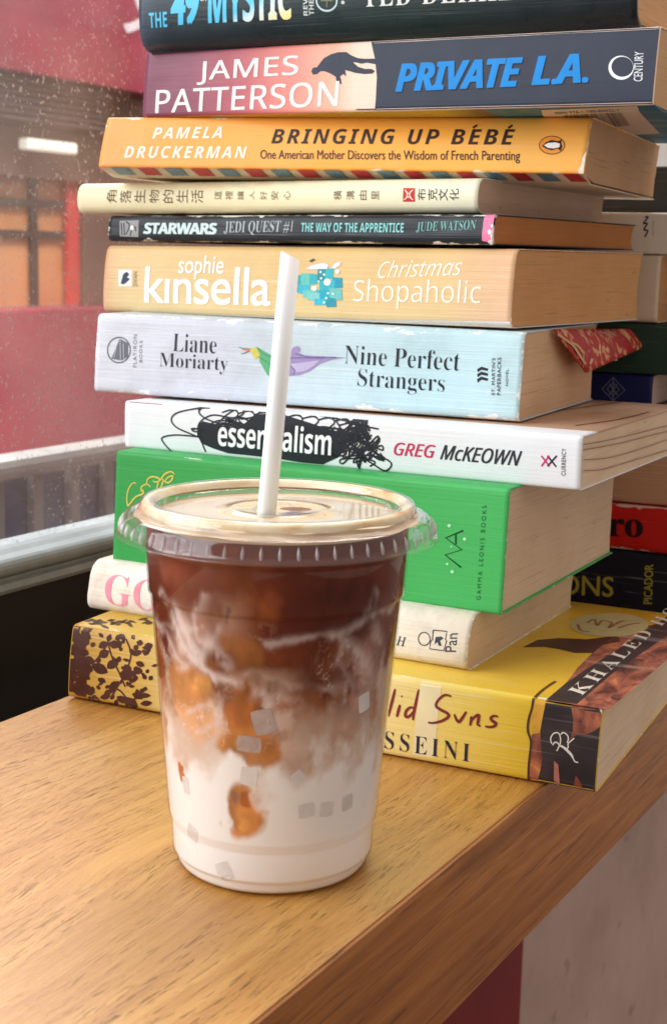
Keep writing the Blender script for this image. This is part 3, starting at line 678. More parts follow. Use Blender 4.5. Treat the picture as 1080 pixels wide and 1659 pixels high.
# 5: pale blue and lavender mass market novel
m_n = cover_mat('pale_blue_print', grad((0, (214, 214, 224)), (.3, (204, 206, 218)), (.55, (196, 214, 222)), (.8, (188, 218, 226)), (1, (196, 224, 230))), .75, .7, .3, (244, 244, 242), grime=.25)
b = fitted('nine', 'pale blue lavender paperback with dark serif letters and a red bookmark sticking out', .1032, m_n, 5, front=cover_mat('pale_blue_front_print', (206, 218, 226), 0, .1, .4), back=cover_mat('pale_blue_front_print', (206, 218, 226), 0, .1, .4), pages=(214, 178, 144), bulge=.0004, r=.0022, warp=.0004)
INK = (42, 44, 54)
b.text('author_name', 'Liane', (281, 569), (351, 573), (282, 540), INK, SERIF, -.014)
b.text('author_name', 'Moriarty', (259, 600), (369, 607), (260, 571), INK, SERIF, -.014)
b.text('title', 'Nine Perfect', (558, 589), (744, 601), (560, 559), INK, SERIF, -.014)
b.text('title', 'Strangers', (579, 633), (719, 643), (581, 597), INK, SERIF, -.014)
b.strokes('publisher_logo', [circ(194, 567, 18.5, 20.5)+[(212.5, 567)]], .0005, (96, 98, 108), smooth=False)
b.poly('publisher_tower', [[(182, 581), (195, 549), (209, 556), (209, 578), (198, 584)]], (106, 108, 118))
b.strokes('publisher_tower_lines', [[(196, 551), (197, 583)], [(201, 556), (202, 581)], [(190, 564), (186, 580)]], .0003, (196, 198, 208), lift=.0002, smooth=False)
b.up('publisher_name', 'FLATIRON', 217, 223, 595, 542, (120, 120, 130), spacing=1.2)
b.up('publisher_name', 'BOOKS', 227, 232, 587, 552, (120, 120, 130), spacing=1.2)
q7 = lambda pts: sc_pts(pts, 360, 530, 5.4)
b.poly('bird_print', [q7([(165, 195), (215, 185), (260, 190), (240, 215), (190, 238), (222, 212)])], (226, 132, 122))
b.poly('bird_print', [q7([(240, 190), (310, 172), (340, 215), (332, 250), (298, 285), (262, 232)])], (206, 196, 92), lift=.00012)
b.poly('bird_print', [q7([(300, 172), (330, 185), (440, 250), (520, 420), (480, 470), (400, 420), (330, 300), (335, 240)])], (96, 172, 122), lift=.00016)
b.strokes('bird_lines', [q7([(310, 176), (360, 230), (430, 260)]), q7([(320, 260), (390, 300), (430, 330)]), q7([(150, 175), (200, 188), (250, 190)]), q7([(170, 235), (215, 220), (245, 205)])], .0003, (70, 130, 96), lift=.0002)
b.poly('silk_print', [q7([(590, 230), (620, 180), (660, 162), (690, 180), (685, 215), (660, 215), (720, 245), (820, 252), (980, 258), (1090, 268), (960, 285), (860, 320), (780, 380), (680, 420), (580, 428), (540, 400), (560, 300)])], (158, 142, 186))
b.poly('silk_print', [q7([(600, 320), (700, 310), (850, 290), (800, 340), (720, 385), (640, 395)])], (190, 178, 212), lift=.00012)
b.strokes('silk_folds', [q7([(600, 270), (700, 268), (860, 270), (1000, 264)]), q7([(600, 340), (640, 380), (620, 420)]), q7([(640, 230), (760, 262), (900, 262)])], .0004, (122, 104, 156), lift=.00018)
b.poly('publisher_logo', [[(773, 598), (780, 594), (791, 597), (790, 601), (780, 599), (774, 603)], [(773, 606), (780, 602), (791, 605), (790, 609), (780, 607), (774, 611)], [(773, 614), (780, 610), (791, 613), (790, 617), (780, 615), (774, 620)]], INK)
b.up('publisher_name', "ST. MARTIN'S", 796, 801.5, 640, 580, (70, 74, 84), None, .006, 1.1, 1)
b.up('publisher_name', 'PAPERBACKS', 805, 811, 640, 579, (70, 74, 84), None, .006, 1.1, 1)
b.up('publisher_name', 'NOVEL', 819, 823, 625, 598, (70, 74, 84), None, .006, 1.1, .5)
NINE = b

# 6: golden paperback
def goldfn(nt, u, v):
    a = ramp(nt, v, [(.02, lin((228, 206, 160))), (.4, lin((222, 190, 132))), (.95, lin((210, 170, 104)))])
    c = ramp(nt, u, [(0, lin((222, 150, 130))), (.035, lin((226, 196, 150))), (.5, lin((220, 186, 126))), (.85, lin((226, 192, 140))), (.97, lin((232, 180, 158)))])
    return mixc(nt, .5, a, c)
m_s = cover_mat('golden_print', goldfn, .2, .55, .34, (244, 232, 214), grime=.12)
b = fitted('shop', 'golden tan paperback with large white lowercase letters and teal gift boxes', .1287, m_s, 6, pages=(206, 154, 104), back=cover_mat('white_back_print', (220, 216, 210), 0, .1, .4), bulge=.0012, r=.0028)
b.poly('white_edge', [[(165, 503), (300, 508), (560, 517), (832, 521), (832, 534), (560, 528), (165, 509)]], (222, 220, 216))
WH = (248, 246, 240)
b.text('author_name', 'sophie', (291, 452), (364, 453), (293, 414), WH, None, .006)
b.text('author_name', 'k\u0131nsella', (236, 491), (440, 496), (239, 432), WH, None, .009, .96)
b.text('title', 'Christmas', (613, 451), (747, 446), (618, 423), (250, 240, 226), SLANT, -.004)
b.text('title', 'Shopaholic', (573, 499), (778, 503), (577, 452), (250, 240, 226), SANS, -.006)
b.poly('publisher_logo', [[(195, 437), (217, 437), (217, 464), (195, 464)]], (232, 228, 222))
b.poly('publisher_bird', [[(199, 459), (203, 444), (209, 440), (213, 445), (209, 449), (214, 452), (208, 458), (203, 461)]], (58, 62, 84), lift=.00014)
b.up('publisher_name', 'SWAN', 219, 226, 464, 440, (130, 110, 90))
random.seed(3)
tb = [(484, 446, 497, 474), (490, 443, 512, 462), (486, 462, 505, 476), (493, 470, 516, 482), (504, 444, 517, 460), (517, 436, 532, 458), (530, 436, 543, 452), (541, 449, 557, 466), (520, 455, 545, 480), (517, 470, 538, 492), (536, 466, 556, 486), (500, 474, 520, 486), (530, 482, 546, 497), (511, 484, 530, 494)]
tc = [(60, 160, 160), (100, 190, 180), (70, 178, 200), (110, 196, 190), (58, 170, 182), (40, 140, 150), (58, 176, 182), (34, 152, 178), (60, 176, 190), (46, 168, 192), (112, 190, 186), (130, 200, 196), (54, 150, 164), (60, 186, 206)]
for k, ((x0, y0, x1, y1), c) in enumerate(zip(tb, tc)):
    s_ = random.uniform(-2, 2)
    b.poly('gift_box_print', [[(x0, y0), (x1, y0+s_), (x1+s_*.5, y1), (x0+s_*.5, y1+s_*.5)]], c, lift=.00008+.00001*k)
b.poly('gift_highlights', [circ(x, y, r_, r_, 8) for x, y, r_ in ((522, 441, 2), (528, 445, 2), (523, 451, 2), (519, 456, 1.6), (534, 475, 2), (542, 476, 2), (531, 483, 2), (527, 490, 2), (512, 467, 4.5), (533, 457, 6), (549, 440, 4))], (222, 236, 222), lift=.00025)
b.poly('gift_ribbon', [[(498, 436), (505, 431), (516, 428), (527, 426), (534, 430), (532, 436), (520, 436), (508, 437)], [(538, 434), (546, 426), (554, 424), (553, 430), (545, 436)]], (222, 224, 236), lift=.00025)
b.poly('gift_ribbon', [[(502, 423), (509, 419), (513, 421), (506, 425)]], (60, 74, 74), lift=.00026)

# 7: thin black paperback
m_k = cover_mat('black_print', (40, 41, 46), .85, .35, .34, (226, 222, 214), grime=.1)
b = fitted('star', 'thin black paperback with chipped white edges and a pink end',   .1314, m_k, 7, front=cover_mat('black_front_print', (40, 41, 46), 0, .1, .4), back=cover_mat('black_front_print', (40, 41, 46), 0, .1, .4), pages=(176, 116, 70), bulge=.0008, r=.0018, warp=.0003)
TEAL = (138, 206, 206)
b.text('title', 'STARWARS', (235, 379), (352, 380), (237, 361), (206, 224, 222), SBOLD, .03, .92)
b.strokes('title_swash', [[(234, 377), (246, 377)]], .0007, (206, 224, 222), smooth=False)
b.text('title', 'JEDI QUEST #1', (364, 381), (474, 380), (366, 359), (176, 182, 184), SERIF, -.006)
b.text('title', 'THE WAY OF THE APPRENTICE', (489, 376), (655, 377), (490, 361), TEAL, SBOLD, .004)
b.text('author_name', 'JUDE WATSON', (675, 377), (771, 374), (677, 360), (120, 176, 172), SERIF, -.006)
b.poly('pink_end', [[(785, 347), (812, 345), (804, 396), (781, 390)]], (232, 128, 164))
b.poly('pink_end_mark', [circ(794, 376, 3, 4, 10), circ(801, 376, 3, 4, 10), circ(798, 366, 2, 3, 10)], (244, 236, 236), lift=.00014)
b.poly('publisher_logo', [[(196, 358), (227, 357), (226, 384), (196, 383)]], (150, 148, 148))
b.strokes('publisher_logo_marks', [[(206, 359), (212, 364), (210, 372), (206, 380)], [(213, 382), (216, 372), (221, 368), (222, 375)], [(199, 361), (200, 381)], [(203, 361), (204, 381)]], .0006, (44, 44, 50), lift=.00014)
b.poly('publisher_logo_dot', [circ(216, 369, 3, 4, 12)], (236, 236, 236), lift=.00018)

b.poly('torn_paper', [[(806, 345), (812, 346), (808, 372), (803, 395), (792, 396), (790, 391), (797, 388), (795, 382), (800, 376), (801, 366), (805, 358)]], (232, 226, 220), lift=.0002)

# 8: slim cream book with upright characters
m_c = cover_mat('cream_print', grad((-.0, (238, 224, 188)), (.25, (240, 226, 184)), (.6, (240, 230, 190)), (1, (236, 232, 206))), .1, .1, .36, grime=.1)
b = fitted('cream', 'slim pale cream book with a column of brown Chinese characters', .132, m_c, 8, pages=(204, 172, 150), bulge=.0018, r=.003)
BR = (112, 88, 58)
def column(chars, spans, yt, yb, col, name, off=.0):
    bm = bmesh.new()
    for ch, (xl, xr) in zip(chars, spans):
        g = glyph_bm(ch, None, off); xs = [v.co.x for v in g.verts]; ys = [v.co.y for v in g.verts]
        x0, x1, y0, y1 = min(xs), max(xs), min(ys), max(ys)
        A, B, C = b.sp('spine', (xr, yb)), b.sp('spine', (xr, yt)), b.sp('spine', (xl, yb))
        for v in g.verts:
            p_ = A+(B-A)*((v.co.x-x0)/(x1-x0))+(C-A)*((v.co.y-y0)/(y1-y0)); v.co = (p_.x, p_.y, 0)
        tmp = bpy.data.meshes.new('t'); g.to_mesh(tmp); g.free(); bm.from_mesh(tmp); bpy.data.meshes.remove(tmp)
    b.ink(name, bm, 'spine', col, .00012)
column('角落生物的生活', [(177.5, 193.5), (199, 217), (222, 239), (246, 262), (268, 285), (290, 308), (314, 333)], 308, 329, BR, 'title')
column('這裡讓人好安心', [(351, 363), (369, 381), (388.5, 399), (408, 416), (425, 436), (443, 454.5), (463, 474)], 310, 324, (136, 112, 78), 'subtitle')
column('橫溝由里', [(544, 557), (564.6, 577.6), (585, 597.5), (605, 617)], 309, 324, (126, 104, 72), 'author_name')
column('布克文化', [(679, 693), (696, 711), (713, 728), (731, 746)], 306, 325, (62, 58, 54), 'publisher_name')
b.poly('publisher_logo', [[(656, 305), (675, 305), (675, 327), (656, 327)]], (196, 52, 44))
b.strokes('publisher_logo_mark', [[(659, 308), (663, 314), (662, 320), (658, 324)], [(672, 308), (667, 313), (668, 320), (672, 324)], [(663, 314), (668, 314)], [(662, 320), (668, 319)]], .0004, (240, 226, 214), lift=.00016)

# 9: orange paperback with the airmail border below
m_o = cover_mat('orange_print', grad((0, (246, 164, 92)), (.15, (248, 170, 84)), (.6, (250, 174, 70)), (1, (250, 182, 88))), .55, .15, .34, grime=.06)
m_ob = cover_mat('airmail_back_print', (226, 208, 182), 0, .1, .45)
b = fitted('bebe', 'orange paperback with airmail striped border and a small white bird emblem', .1415, m_o, 9, back=m_ob, dip=.0034, pages=(206, 164, 128), bulge=.0005, r=.0012)
DKT = (58, 44, 42); OW = (255, 240, 222)
b.text('author_name', 'PAMELA', (248, 225), (360, 224), (250, 207), OW, SBI, .0, 1.25)
b.text('author_name', 'DRUCKERMAN', (202, 256), (400, 257), (204, 237), OW, SBI, .0, 1.25)
b.text('title', 'BRINGING UP BEBE', (440, 233), (833, 235), (442, 209), DKT, SBI, .0, 1.22)
b.strokes('title_accents', [[(766, 207.5), (773, 202.5)], [(823, 208), (830, 203)]], .0009, DKT, smooth=False)
b.text('subtitle', 'One American Mother Discovers the Wisdom of French Parenting', (422, 262), (842, 265), (423, 243), (76, 56, 50), None, .008)
b.poly('bird_emblem', [circ(894, 235.5, 20.5, 14.5)], (240, 150, 52))
b.strokes('bird_emblem_ring', [circ(894, 235.5, 20.5, 14.5)+[(914.5, 235.5)]], .0003, (86, 52, 34), smooth=False)
b.poly('bird_body', [[(878, 237), (884, 231), (893, 227), (904, 229), (910, 226), (909, 232), (911, 238), (908, 245), (903, 241), (893, 244), (884, 241)]], (48, 42, 46), lift=.00014)
b.poly('bird_belly', [[(881, 236), (888, 232), (899, 231), (907, 233), (906, 239), (897, 241), (888, 240)]], (246, 240, 236), lift=.0002)
st = []; st2 = []
for k in range(-1, 11):
    for off_, lst in ((0, st), (43, st2)):
        x = 222+86*k+off_
        yb = lambda xx: 268.6+.0153*(xx-160)
        lst.append([(x, yb(x)), (x+25, yb(x)), (x+42, yb(x)+14), (x+15, yb(x)+14)])
b.poly('airmail_stripes', st, plain('red_stripe_print', (196, 48, 58), .45, .4, .1, 200), 'bottom')
b.poly('airmail_stripes', st2, plain('blue_stripe_print', (108, 140, 160), .45, .4, .1, 200), 'bottom')

b.poly('torn_paper', [[(957, 236), (953, 250), (949, 268), (946, 284), (936, 284), (936, 276), (941, 268), (943, 256), (949, 246), (953, 238)], [(957, 194), (963, 193), (960, 206), (956, 202)]], (240, 226, 206), lift=.0002)

# 10: thriller, sunset turning to slate
m_v = cover_mat('sunset_print', grad((0, (128, 70, 90)), (.1, (140, 76, 96)), (.22, (188, 96, 106)), (.33, (232, 140, 128)), (.42, (242, 180, 152)), (.46, (244, 214, 194)), (1, (240, 210, 190))), .2, .12, .34, grime=.08)
m_vb = cover_mat('teal_back_print', grad((0, (214, 170, 60)), (.62, (196, 176, 70)), (.70, (120, 96, 60)), (.715, (38, 128, 158)), (1, (28, 104, 136))), 0, .1, .4)
b = fitted('private', 'wide paperback whose spine fades from purple sunset to dark slate with blue capitals', .153, m_v, 10, back=m_vb, dip=.0012, pages=(214, 174, 134), bulge=.0004, r=.001)
SL = plain('slate_print', (48, 52, 68), .38, .18, .08, 100)
b.poly('slate_print', [[(600, 63), (612, 63), (1090, 38), (1080, 172), (606, 188), (609, 160), (611, 125), (608, 96), (602, 72)]], SL)
q = lambda pts: sc_pts(pts, 480, 60, 5.4)
b.poly('falling_figure', [q([(135, 300), (150, 270), (185, 265), (210, 230), (245, 185), (310, 150), (370, 133), (440, 132), (480, 160), (540, 185), (600, 192), (690, 190), (700, 240), (620, 225), (570, 235), (520, 222), (497, 222), (545, 262), (600, 280), (660, 280), (690, 298), (670, 320), (600, 325), (520, 315), (470, 300), (430, 290), (440, 345), (415, 325), (385, 345), (395, 375), (400, 415), (355, 390), (350, 350), (300, 320), (250, 300), (215, 300), (185, 325), (150, 330)])], SL, lift=.00012)
b.strokes('thin_line', [[(577, 177.5), (608, 177)]], .0004, (70, 60, 70), smooth=False)
b.text('author_name', 'JAMES', (320, 138), (483, 129), (322, 100), (252, 240, 236), SANS, .010, 1.05)
b.text('author_name', 'PATTERSON', (252, 184), (547, 172), (255, 146), (252, 240, 236), SANS, .010, 1.05)
BL_ = plain('bright_blue_print', (6, 134, 214), .4, .18, .05, 100)
for dx, dy, mt, lf in ((1.6, 1.8, ink_mat((26, 34, 52)), .00012), (0, 0, BL_, .0002)):
    b.text('title' if not dx else 'title_shade', 'PRIVATE', (641+dx, 149+dy), (844+dx, 140+dy), (644+dx, 104+dy), mt, SBI, .022, .92, lift=lf)
    b.text('title' if not dx else 'title_shade', 'L.A.', (861+dx, 139+dy), (953+dx, 134+dy), (863+dx, 92+dy), mt, SBI, .022, .92, lift=lf)
b.strokes('blue_edge_print', [[(645, 63.5), (778, 57.5)]], .0006, (32, 160, 228), smooth=False)
b.poly('publisher_ring', [circ(1006, 110, 20.5, 19.5, 36)], (240, 240, 242), lift=.00016)
b.poly('publisher_ring_hollow', [circ(1008, 108.5, 17.6, 16.2, 36)], SL, lift=.00024)
b.up('publisher_name', 'CENTURY', 1026, 1040.5, 132, 84, (222, 224, 228), None, .012, 1.0, 2)
b.poly('barcode_label', [[(876, 178), (1031, 171), (1068, 216), (900, 224)]], plain('white_label', (226, 214, 200), .45), 'bottom', clip=False)
bars = []; random.seed(8); x = 0.0
A, B, C, E_ = (912, 186), (1006, 181.5), (1020, 203), (926, 208)
while x < 1:
    wdt = random.choice((.008, .012, .02, .026)); x2 = min(1, x+wdt)
    L2 = lambda p_, q_, t: (p_[0]+(q_[0]-p_[0])*t, p_[1]+(q_[1]-p_[1])*t)
    bars.append([L2(A, B, x), L2(A, B, x2), L2(E_, C, x2), L2(E_, C, x)]); x = x2+random.choice((.008, .012, .02))
b.poly('barcode', bars, (40, 34, 34), 'bottom', .00014, clip=False)
b.text('barcode_number', 'ISBN 978-1-780-89022-7', (900, 184.5), (1004, 179.5), (897, 181), (80, 72, 70), None, .004, 1.1, 'bottom', .00014)

# 11 (top): dark hardback in a jacket
m_m = cover_mat('dark_jacket_print', grad((0, (66, 78, 92)), (.06, (44, 54, 62)), (.3, (34, 44, 48)), (.55, (34, 50, 48)), (.8, (28, 38, 42)), (1, (24, 30, 36))), .05, .1, .30, grime=.1)
b = fitted('mystic', 'dark hardback with tall blue and yellow capitals, topmost of the front stack', .15, m_m, 11, pages=(216, 172, 128), bulge=.003, r=.006, hard=True)
def blue_yellow():
    m, nt, p = newmat('blue_yellow_foil_print'); oc = objco(nt)
    sp = nd(nt, 'ShaderNodeSeparateXYZ'); nt.links.new(oc, sp.inputs[0])
    f = math_(nt, 'ADD', math_(nt, 'MULTIPLY', sp.outputs[0], 14.0), math_(nt, 'MULTIPLY', sp.outputs[2], -34.0))
    f = math_(nt, 'ADD', f, .06)
    nt.links.new(ramp(nt, f, [(.0, lin((60, 190, 236))), (.28, lin((70, 196, 238))), (.45, lin((214, 236, 240))), (.72, lin((242, 228, 150))), (1, lin((240, 214, 110)))]), p.inputs['Base Color'])
    setin(p, Roughness=.35)
    return m
BY = blue_yellow()
b.text('title', 'THE', (248, 47), (277, 45), (248, 23), BY, SBOLD, .0)
b.text('title', '49', (282, 44), (327, 40), (286, -20), BY, None, .05)
b.text('title', 'MYSTIC', (343, 40), (478, 33), (345, -34), BY, SBOLD, .012, .95)
b.text('title', 'th', (330, 4), (341, 3.5), (330, -8), (222, 226, 226), None, .0)
b.up('series_note', 'REVE', 497, 504, 27, -8, (206, 212, 212), SBOLD)
b.up('series_note', 'THE O', 506, 514, 26, -12, (206, 212, 212), SBOLD)
b.strokes('ring_emblem', [circ(535, 3, 16.5, 16.5)+[(551.5, 3)]], .0007, (196, 218, 224), smooth=False)
b.strokes('ring_emblem_cross', [[(535, -8), (535, 14)], [(525, 3), (545, 3)]], .0005, (120, 126, 96), smooth=False)
b.poly('ring_emblem_dot', [circ(561, 6, 3, 3, 10)], (206, 212, 212))
b.text('author_name', 'TED DEKKER', (594, 13), (868, 0), (593, -28), (232, 232, 228), SERIF, -.006, 1.1)

# bookmark that sticks out of the pale blue book
def bm_mat():
    m, nt, p = newmat('red_brocade'); oc = objco(nt)
    n = noise_(nt, oc, 150, 2, .5, (1, 1, 1), 1.2); n2 = noise_(nt, oc, 70, 3, .6, (1, 1, 1), .8)
    c = ramp(nt, n, [(.52, lin((178, 34, 40))), (.56, lin((206, 150, 96))), (.62, lin((222, 170, 130)))])
    c = mixc(nt, ramp(nt, n2, [(.42, 1.0), (.52, .0)]), c, lin((170, 30, 38)))
    nt.links.new(c, p.inputs['Base Color']); setin(p, Roughness=.6)
    return m
bk = empty('bookmark', NINE.mw @ Vector((NINE.L, .05, NINE.T))); tag(bk, 'red patterned cloth bookmark hanging out of the pale blue paperback', 'bookmark')
def nine_head(px, xo):
    o = NINE.inv @ EYE; d = NINE.inv.to_3x3() @ ray(*px); t = (NINE.L+xo-o.x)/d.x; return NINE.mw @ (o+d*t)
v = []; f = []
T0, T1, B1, B0 = (895, 534), (1034, 534), (1047, 560), (947, 604)
for i in range(13):
    for j in range(9):
        s_, t_ = i/12, j/8
        a = (T0[0]+(T1[0]-T0[0])*s_, T0[1]+(T1[1]-T0[1])*s_); c_ = (B0[0]+(B1[0]-B0[0])*s_, B0[1]+(B1[1]-B0[1])*s_)
        px = (a[0]+(c_[0]-a[0])*t_, a[1]+(c_[1]-a[1])*t_)
        v.append(nine_head(px, .0012+.006*math.sin(t_*1.4)+.0006*math.sin(s_*6))-bk.location)
for i in range(12):
    for j in range(8): a = i*9+j; f.append((a, a+9, a+10, a+1))
o = pymesh('cloth_strip', v, f, bk, bm_mat(), True); sm = o.modifiers.new('thickness', 'SOLIDIFY'); sm.thickness = .0006
emb = []
def bstroke(lines, wd, col, name):
    V, Fc = [], []
    for pts in lines:
        q = catmull([Vector(p) for p in pts], 5); n_ = len(q); base = len(V)
        for i in range(n_):
            t = (q[min(i+1, n_-1)]-q[max(i-1, 0)]).normalized(); nn = Vector((-t.y, t.x))*wd/2
            for sgn in (1, -1):
                px = q[i]+nn*sgn; tt = min(1, max(0, (px.y-534)/60)); V.append(nine_head((px.x, px.y), .0021+.0062*math.sin(tt*1.4))-bk.location)
        for i in range(n_-1): Fc.append((base+2*i, base+2*i+1, base+2*i+3, base+2*i+2))
    pymesh(name, V, Fc, bk, plain('gold_thread', col, .5))
bstroke([[(903, 541), (915, 550), (928, 560), (938, 575), (948, 590)], [(925, 555), (935, 560), (945, 572)]], 3.5, (204, 158, 110), 'gold_thread')
bstroke([[(955, 590), (962, 578), (968, 590), (972, 582), (978, 588)], [(974, 566), (982, 562), (986, 570), (994, 576), (998, 584)]], 4, (224, 166, 148), 'pink_thread')
bstroke([[(970, 537), (985, 545), (998, 560), (1006, 578)], [(982, 536), (998, 546), (1010, 566)]], 5, (176, 112, 96), 'brown_thread')
bstroke([[(1012, 545), (1018, 552), (1016, 562), (1009, 554), (1012, 545)]], 2.2, (216, 164, 84), 'gold_thread')

# ------------------------------------------------------------------ second stack, behind
YB = -.44; UB = Vector((math.cos(YB), math.sin(YB), 0)); WB = Vector((-UB.y, UB.x, 0)); PB = Vector((.145, .671, 0))
def behind(label, z0, z1, right, L, Wd, spine, back_off=0.0, seed=0, yaw=0.0, **k):
    loc = PB+UB*(right-L)+WB*back_off+Z*z0
    return Book('behind', label, loc, YB+yaw, L, z1-z0, 0, 0, Wd, spine, seed=seed, **k)
b = behind('black paperback with yellow capitals, lowest of the stack behind', .0003, .0350, .060, .20, .126, cover_mat('black_behind_print', (30, 30, 42), .1, .5, .4), seed=21, pages=(196, 160, 120))
YL = (176, 166, 62)
b.text('title', 'ONS', (905, 962), (993, 967), (906, 930), YL, None, .01)
b.up('publisher_name', 'PICADOR', 1042, 1056, 978, 914, YL, None, .014, 1.0, 2)
b = behind('red paperback with fat black letters, in the stack behind', .0355, .0575, .055, .19, .12, cover_mat('red_behind_print', (206, 34, 28), .8, .2, .4, (232, 206, 188)), seed=22, pages=(200, 160, 124), r=.003)
b.text('title', 'ro', (985, 869), (1041, 871), (985, 840), (38, 22, 26), SERIF, .012)
b = behind('brown block of pages with its fore edge showing, under the white scribbled book', .0580, .1050, .080, .19, .13, cover_mat('brown_pages_print', (196, 152, 116), .0, .9, .8), seed=23, pages=(190, 148, 112), yaw=.05)
b = behind('navy blue book with a pale diamond ornament, in the stack behind', .1055, .1200, .0035, .17, .12, cover_mat('navy_print', (24, 32, 84), .1, .1, .4), seed=24, pages=(214, 190, 176))
b.strokes('diamond_ornament', [[(975, 630), (993, 611), (1012, 632), (993, 649), (975, 630)], [(983, 630), (993, 619), (1003, 631), (993, 641), (983, 630)], [(987, 622), (1000, 640)], [(1000, 622), (986, 640)], [(993, 612), (993, 648)]], .0004, (120, 124, 150), smooth=False)
b = behind('dark green book between the navy and the tan one, in the stack behind', .1205, .1440, .050, .19, .125, cover_mat('dark_green_print', (40, 66, 54), .1, .2, .4), seed=25, pages=(180, 150, 110))
b = behind('tan paperback with its page tops showing, in the stack behind the golden one', .1445, .1755, .0035, .17, .126, cover_mat('grey_tan_print', (222, 204, 180), .1, .2, .5), seed=26, pages=(206, 152, 104), r=.003)
b = behind('white paperback with a small black scrawl on its spine, in the stack behind', .1760, .1950, .050, .18, .125, cover_mat('white_behind_print', (238, 224, 210), .2, .2, .5), seed=27, pages=(200, 160, 126), back_off=.004)
b.strokes('black_scrawl', [[(1044, 384), (1049, 374), (1043, 372), (1048, 362), (1042, 362), (1049, 352), (1044, 352)]], .0007, (60, 50, 48))
b.up('small_print', 'novel by', 1056, 1059, 382, 358, (120, 100, 92))
b = behind('dark slate book, topmost of the stack behind', .1955, .2180, .055, .18, .12, cover_mat('slate_behind_print', (60, 64, 62), .1, .2, .5), seed=28, pages=(190, 150, 120), back_off=.034)
# ------------------------------------------------------------------ the iced coffee
CUPX, CUPY = -.01539, .39042
def lerp_prof(P):
    zs = [p[1] for p in P]; rs = [p[0] for p in P]
    return lambda z: float(np.interp(z, zs, rs))
WALL = [(.0266, .0004), (.0276, .0016), (.0281, .0036), (.0289, .0048), (.0292, .0128), (.0300, .0156), (.0352, .0790), (.0354, .0797), (.0360, .0804), (.0366, .0925), (.0368, .0945)]
RW = lerp_prof(WALL)
cup = empty('iced_coffee_cup', (CUPX, CUPY, 0)); tag(cup, 'clear plastic takeaway cup of layered iced coffee with a flat lid, on the wooden shelf', 'cup')
PET = thin_clear('clear_plastic', (.985, .985, .985), .7, .002, .05)
outer = [(.0, .0016), (.024, .0016), (.0255, .0002)]+WALL+[(.0402, .0952), (.0408, .0960), (.0402, .0968), (.0372, .0966)]
lathe('cup_wall', outer, 128, PET, cup)

# lid: skirt with ridges, shoulder, raised ring, sunken disc
LID = thin_clear('lid_plastic', (.97, .965, .955), 1.2, .025, .05)
RIB = thin_clear('lid_rib_glint_plastic', (.97, .97, .97), 1.4, .32, .08)  # milky white in the clear plastic paints the glints on the ribs
def ridges(a, j, r, z):
    if 3 <= j <= 8:
        k = max(0.0, math.cos(a*46))**6
        r += .00055*k*math.sin(math.pi*(j-2)/7)
    return r, z
lp = [(.04435, .0958), (.04475, .0961), (.04435, .0965), (.04375, .0968), (.0434, .0978), (.0431, .0988), (.0428, .0998), (.0426, .1006), (.0423, .1012), (.0415, .1017), (.0400, .1020), (.0391, .1021), (.0386, .1024), (.0383, .1034), (.0381, .1046), (.0377, .1053), (.0368, .1056), (.0352, .1055), (.0344, .1052), (.0340, .1044), (.0336, .1030), (.0330, .1026), (.0300, .1025), (.0180, .1024), (.0140, .1024), (.0134, .1029), (.0126, .1030), (.0120, .1026), (.0070, .1024), (.0036, .1024)]
lid = lathe('lid', lp, 368, LID, cup, True)
def rib_mesh():
    V, Fc = [], []
    for k in range(58):
        a0 = 2*math.pi*k/58; n_ = 7
        for i in range(n_):
            t = i/(n_-1); z = .0972+t*.0034; r = float(np.interp(z, [.0968, .0978, .0988, .0998, .1006], [.04375, .0434, .0431, .0428, .0426]))
            w_ = .00042*math.sin(math.pi*min(1, .12+t*.95))**.7*(1.25-t*.5)
            for da, dr in ((-w_/r, .0001), (0, .0010*math.sin(math.pi*(.1+.8*t))), (w_/r, .0001)): V.append(((r+dr)*math.cos(a0+da), (r+dr)*math.sin(a0+da), z))
        b0 = k*n_*3
        for i in range(n_-1):
            for j in range(2): q = b0+i*3+j; Fc.append((q, q+1, q+4, q+3))
    return V, Fc
pymesh('skirt_ribs', *rib_mesh(), lid, RIB, True)
# straw-hole tabs bent up round the straw
tabs = []
V, Fc = [], []
for k in range(6):
    a = k*math.pi/3+.35
    for (r, da, z) in ((.0075, -.30, .1025), (.0075, .30, .1025), (.0034, .02, .1052)):
        V.append((r*math.cos(a+da), r*math.sin(a+da), z))
    Fc.append((3*k, 3*k+1, 3*k+2))
th = pymesh('straw_hole_tabs', V, Fc, lid, LID)
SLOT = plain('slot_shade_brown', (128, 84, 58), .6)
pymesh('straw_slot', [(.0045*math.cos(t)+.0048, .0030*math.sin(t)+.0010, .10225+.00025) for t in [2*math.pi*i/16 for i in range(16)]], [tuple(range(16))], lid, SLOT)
FOAM, nt, p = newmat('coffee_foam'); fo = objco(nt)
nt.links.new(ramp(nt, noise_(nt, fo, 85, 4, .6, (1, 1, 2.2)), [(.30, lin((172, 118, 64))), (.38, lin((216, 178, 126))), (.50, lin((230, 208, 172))), (.72, lin((236, 224, 198)))]), p.inputs['Base Color']); setin(p, Roughness=.6)
def foam_wob(a, j, r, z): return r+.0004*math.sin(a*7)+.0003*math.sin(a*17+1), z+.00015*math.sin(a*11)
lathe('foam_ring', [(.0378, .1030), (.0376, .1044), (.0369, .1051), (.0361, .1052), (.0355, .1049), (.0349, .1042), (.0343, .1032)], 180, FOAM, lid, True, lambda a, j, r, z: (r+.0003*math.sin(a*5+1)*(j in (3, 4)), z+.0004*math.sin(a*9)*math.sin(a*4+2)*(j == 0)))
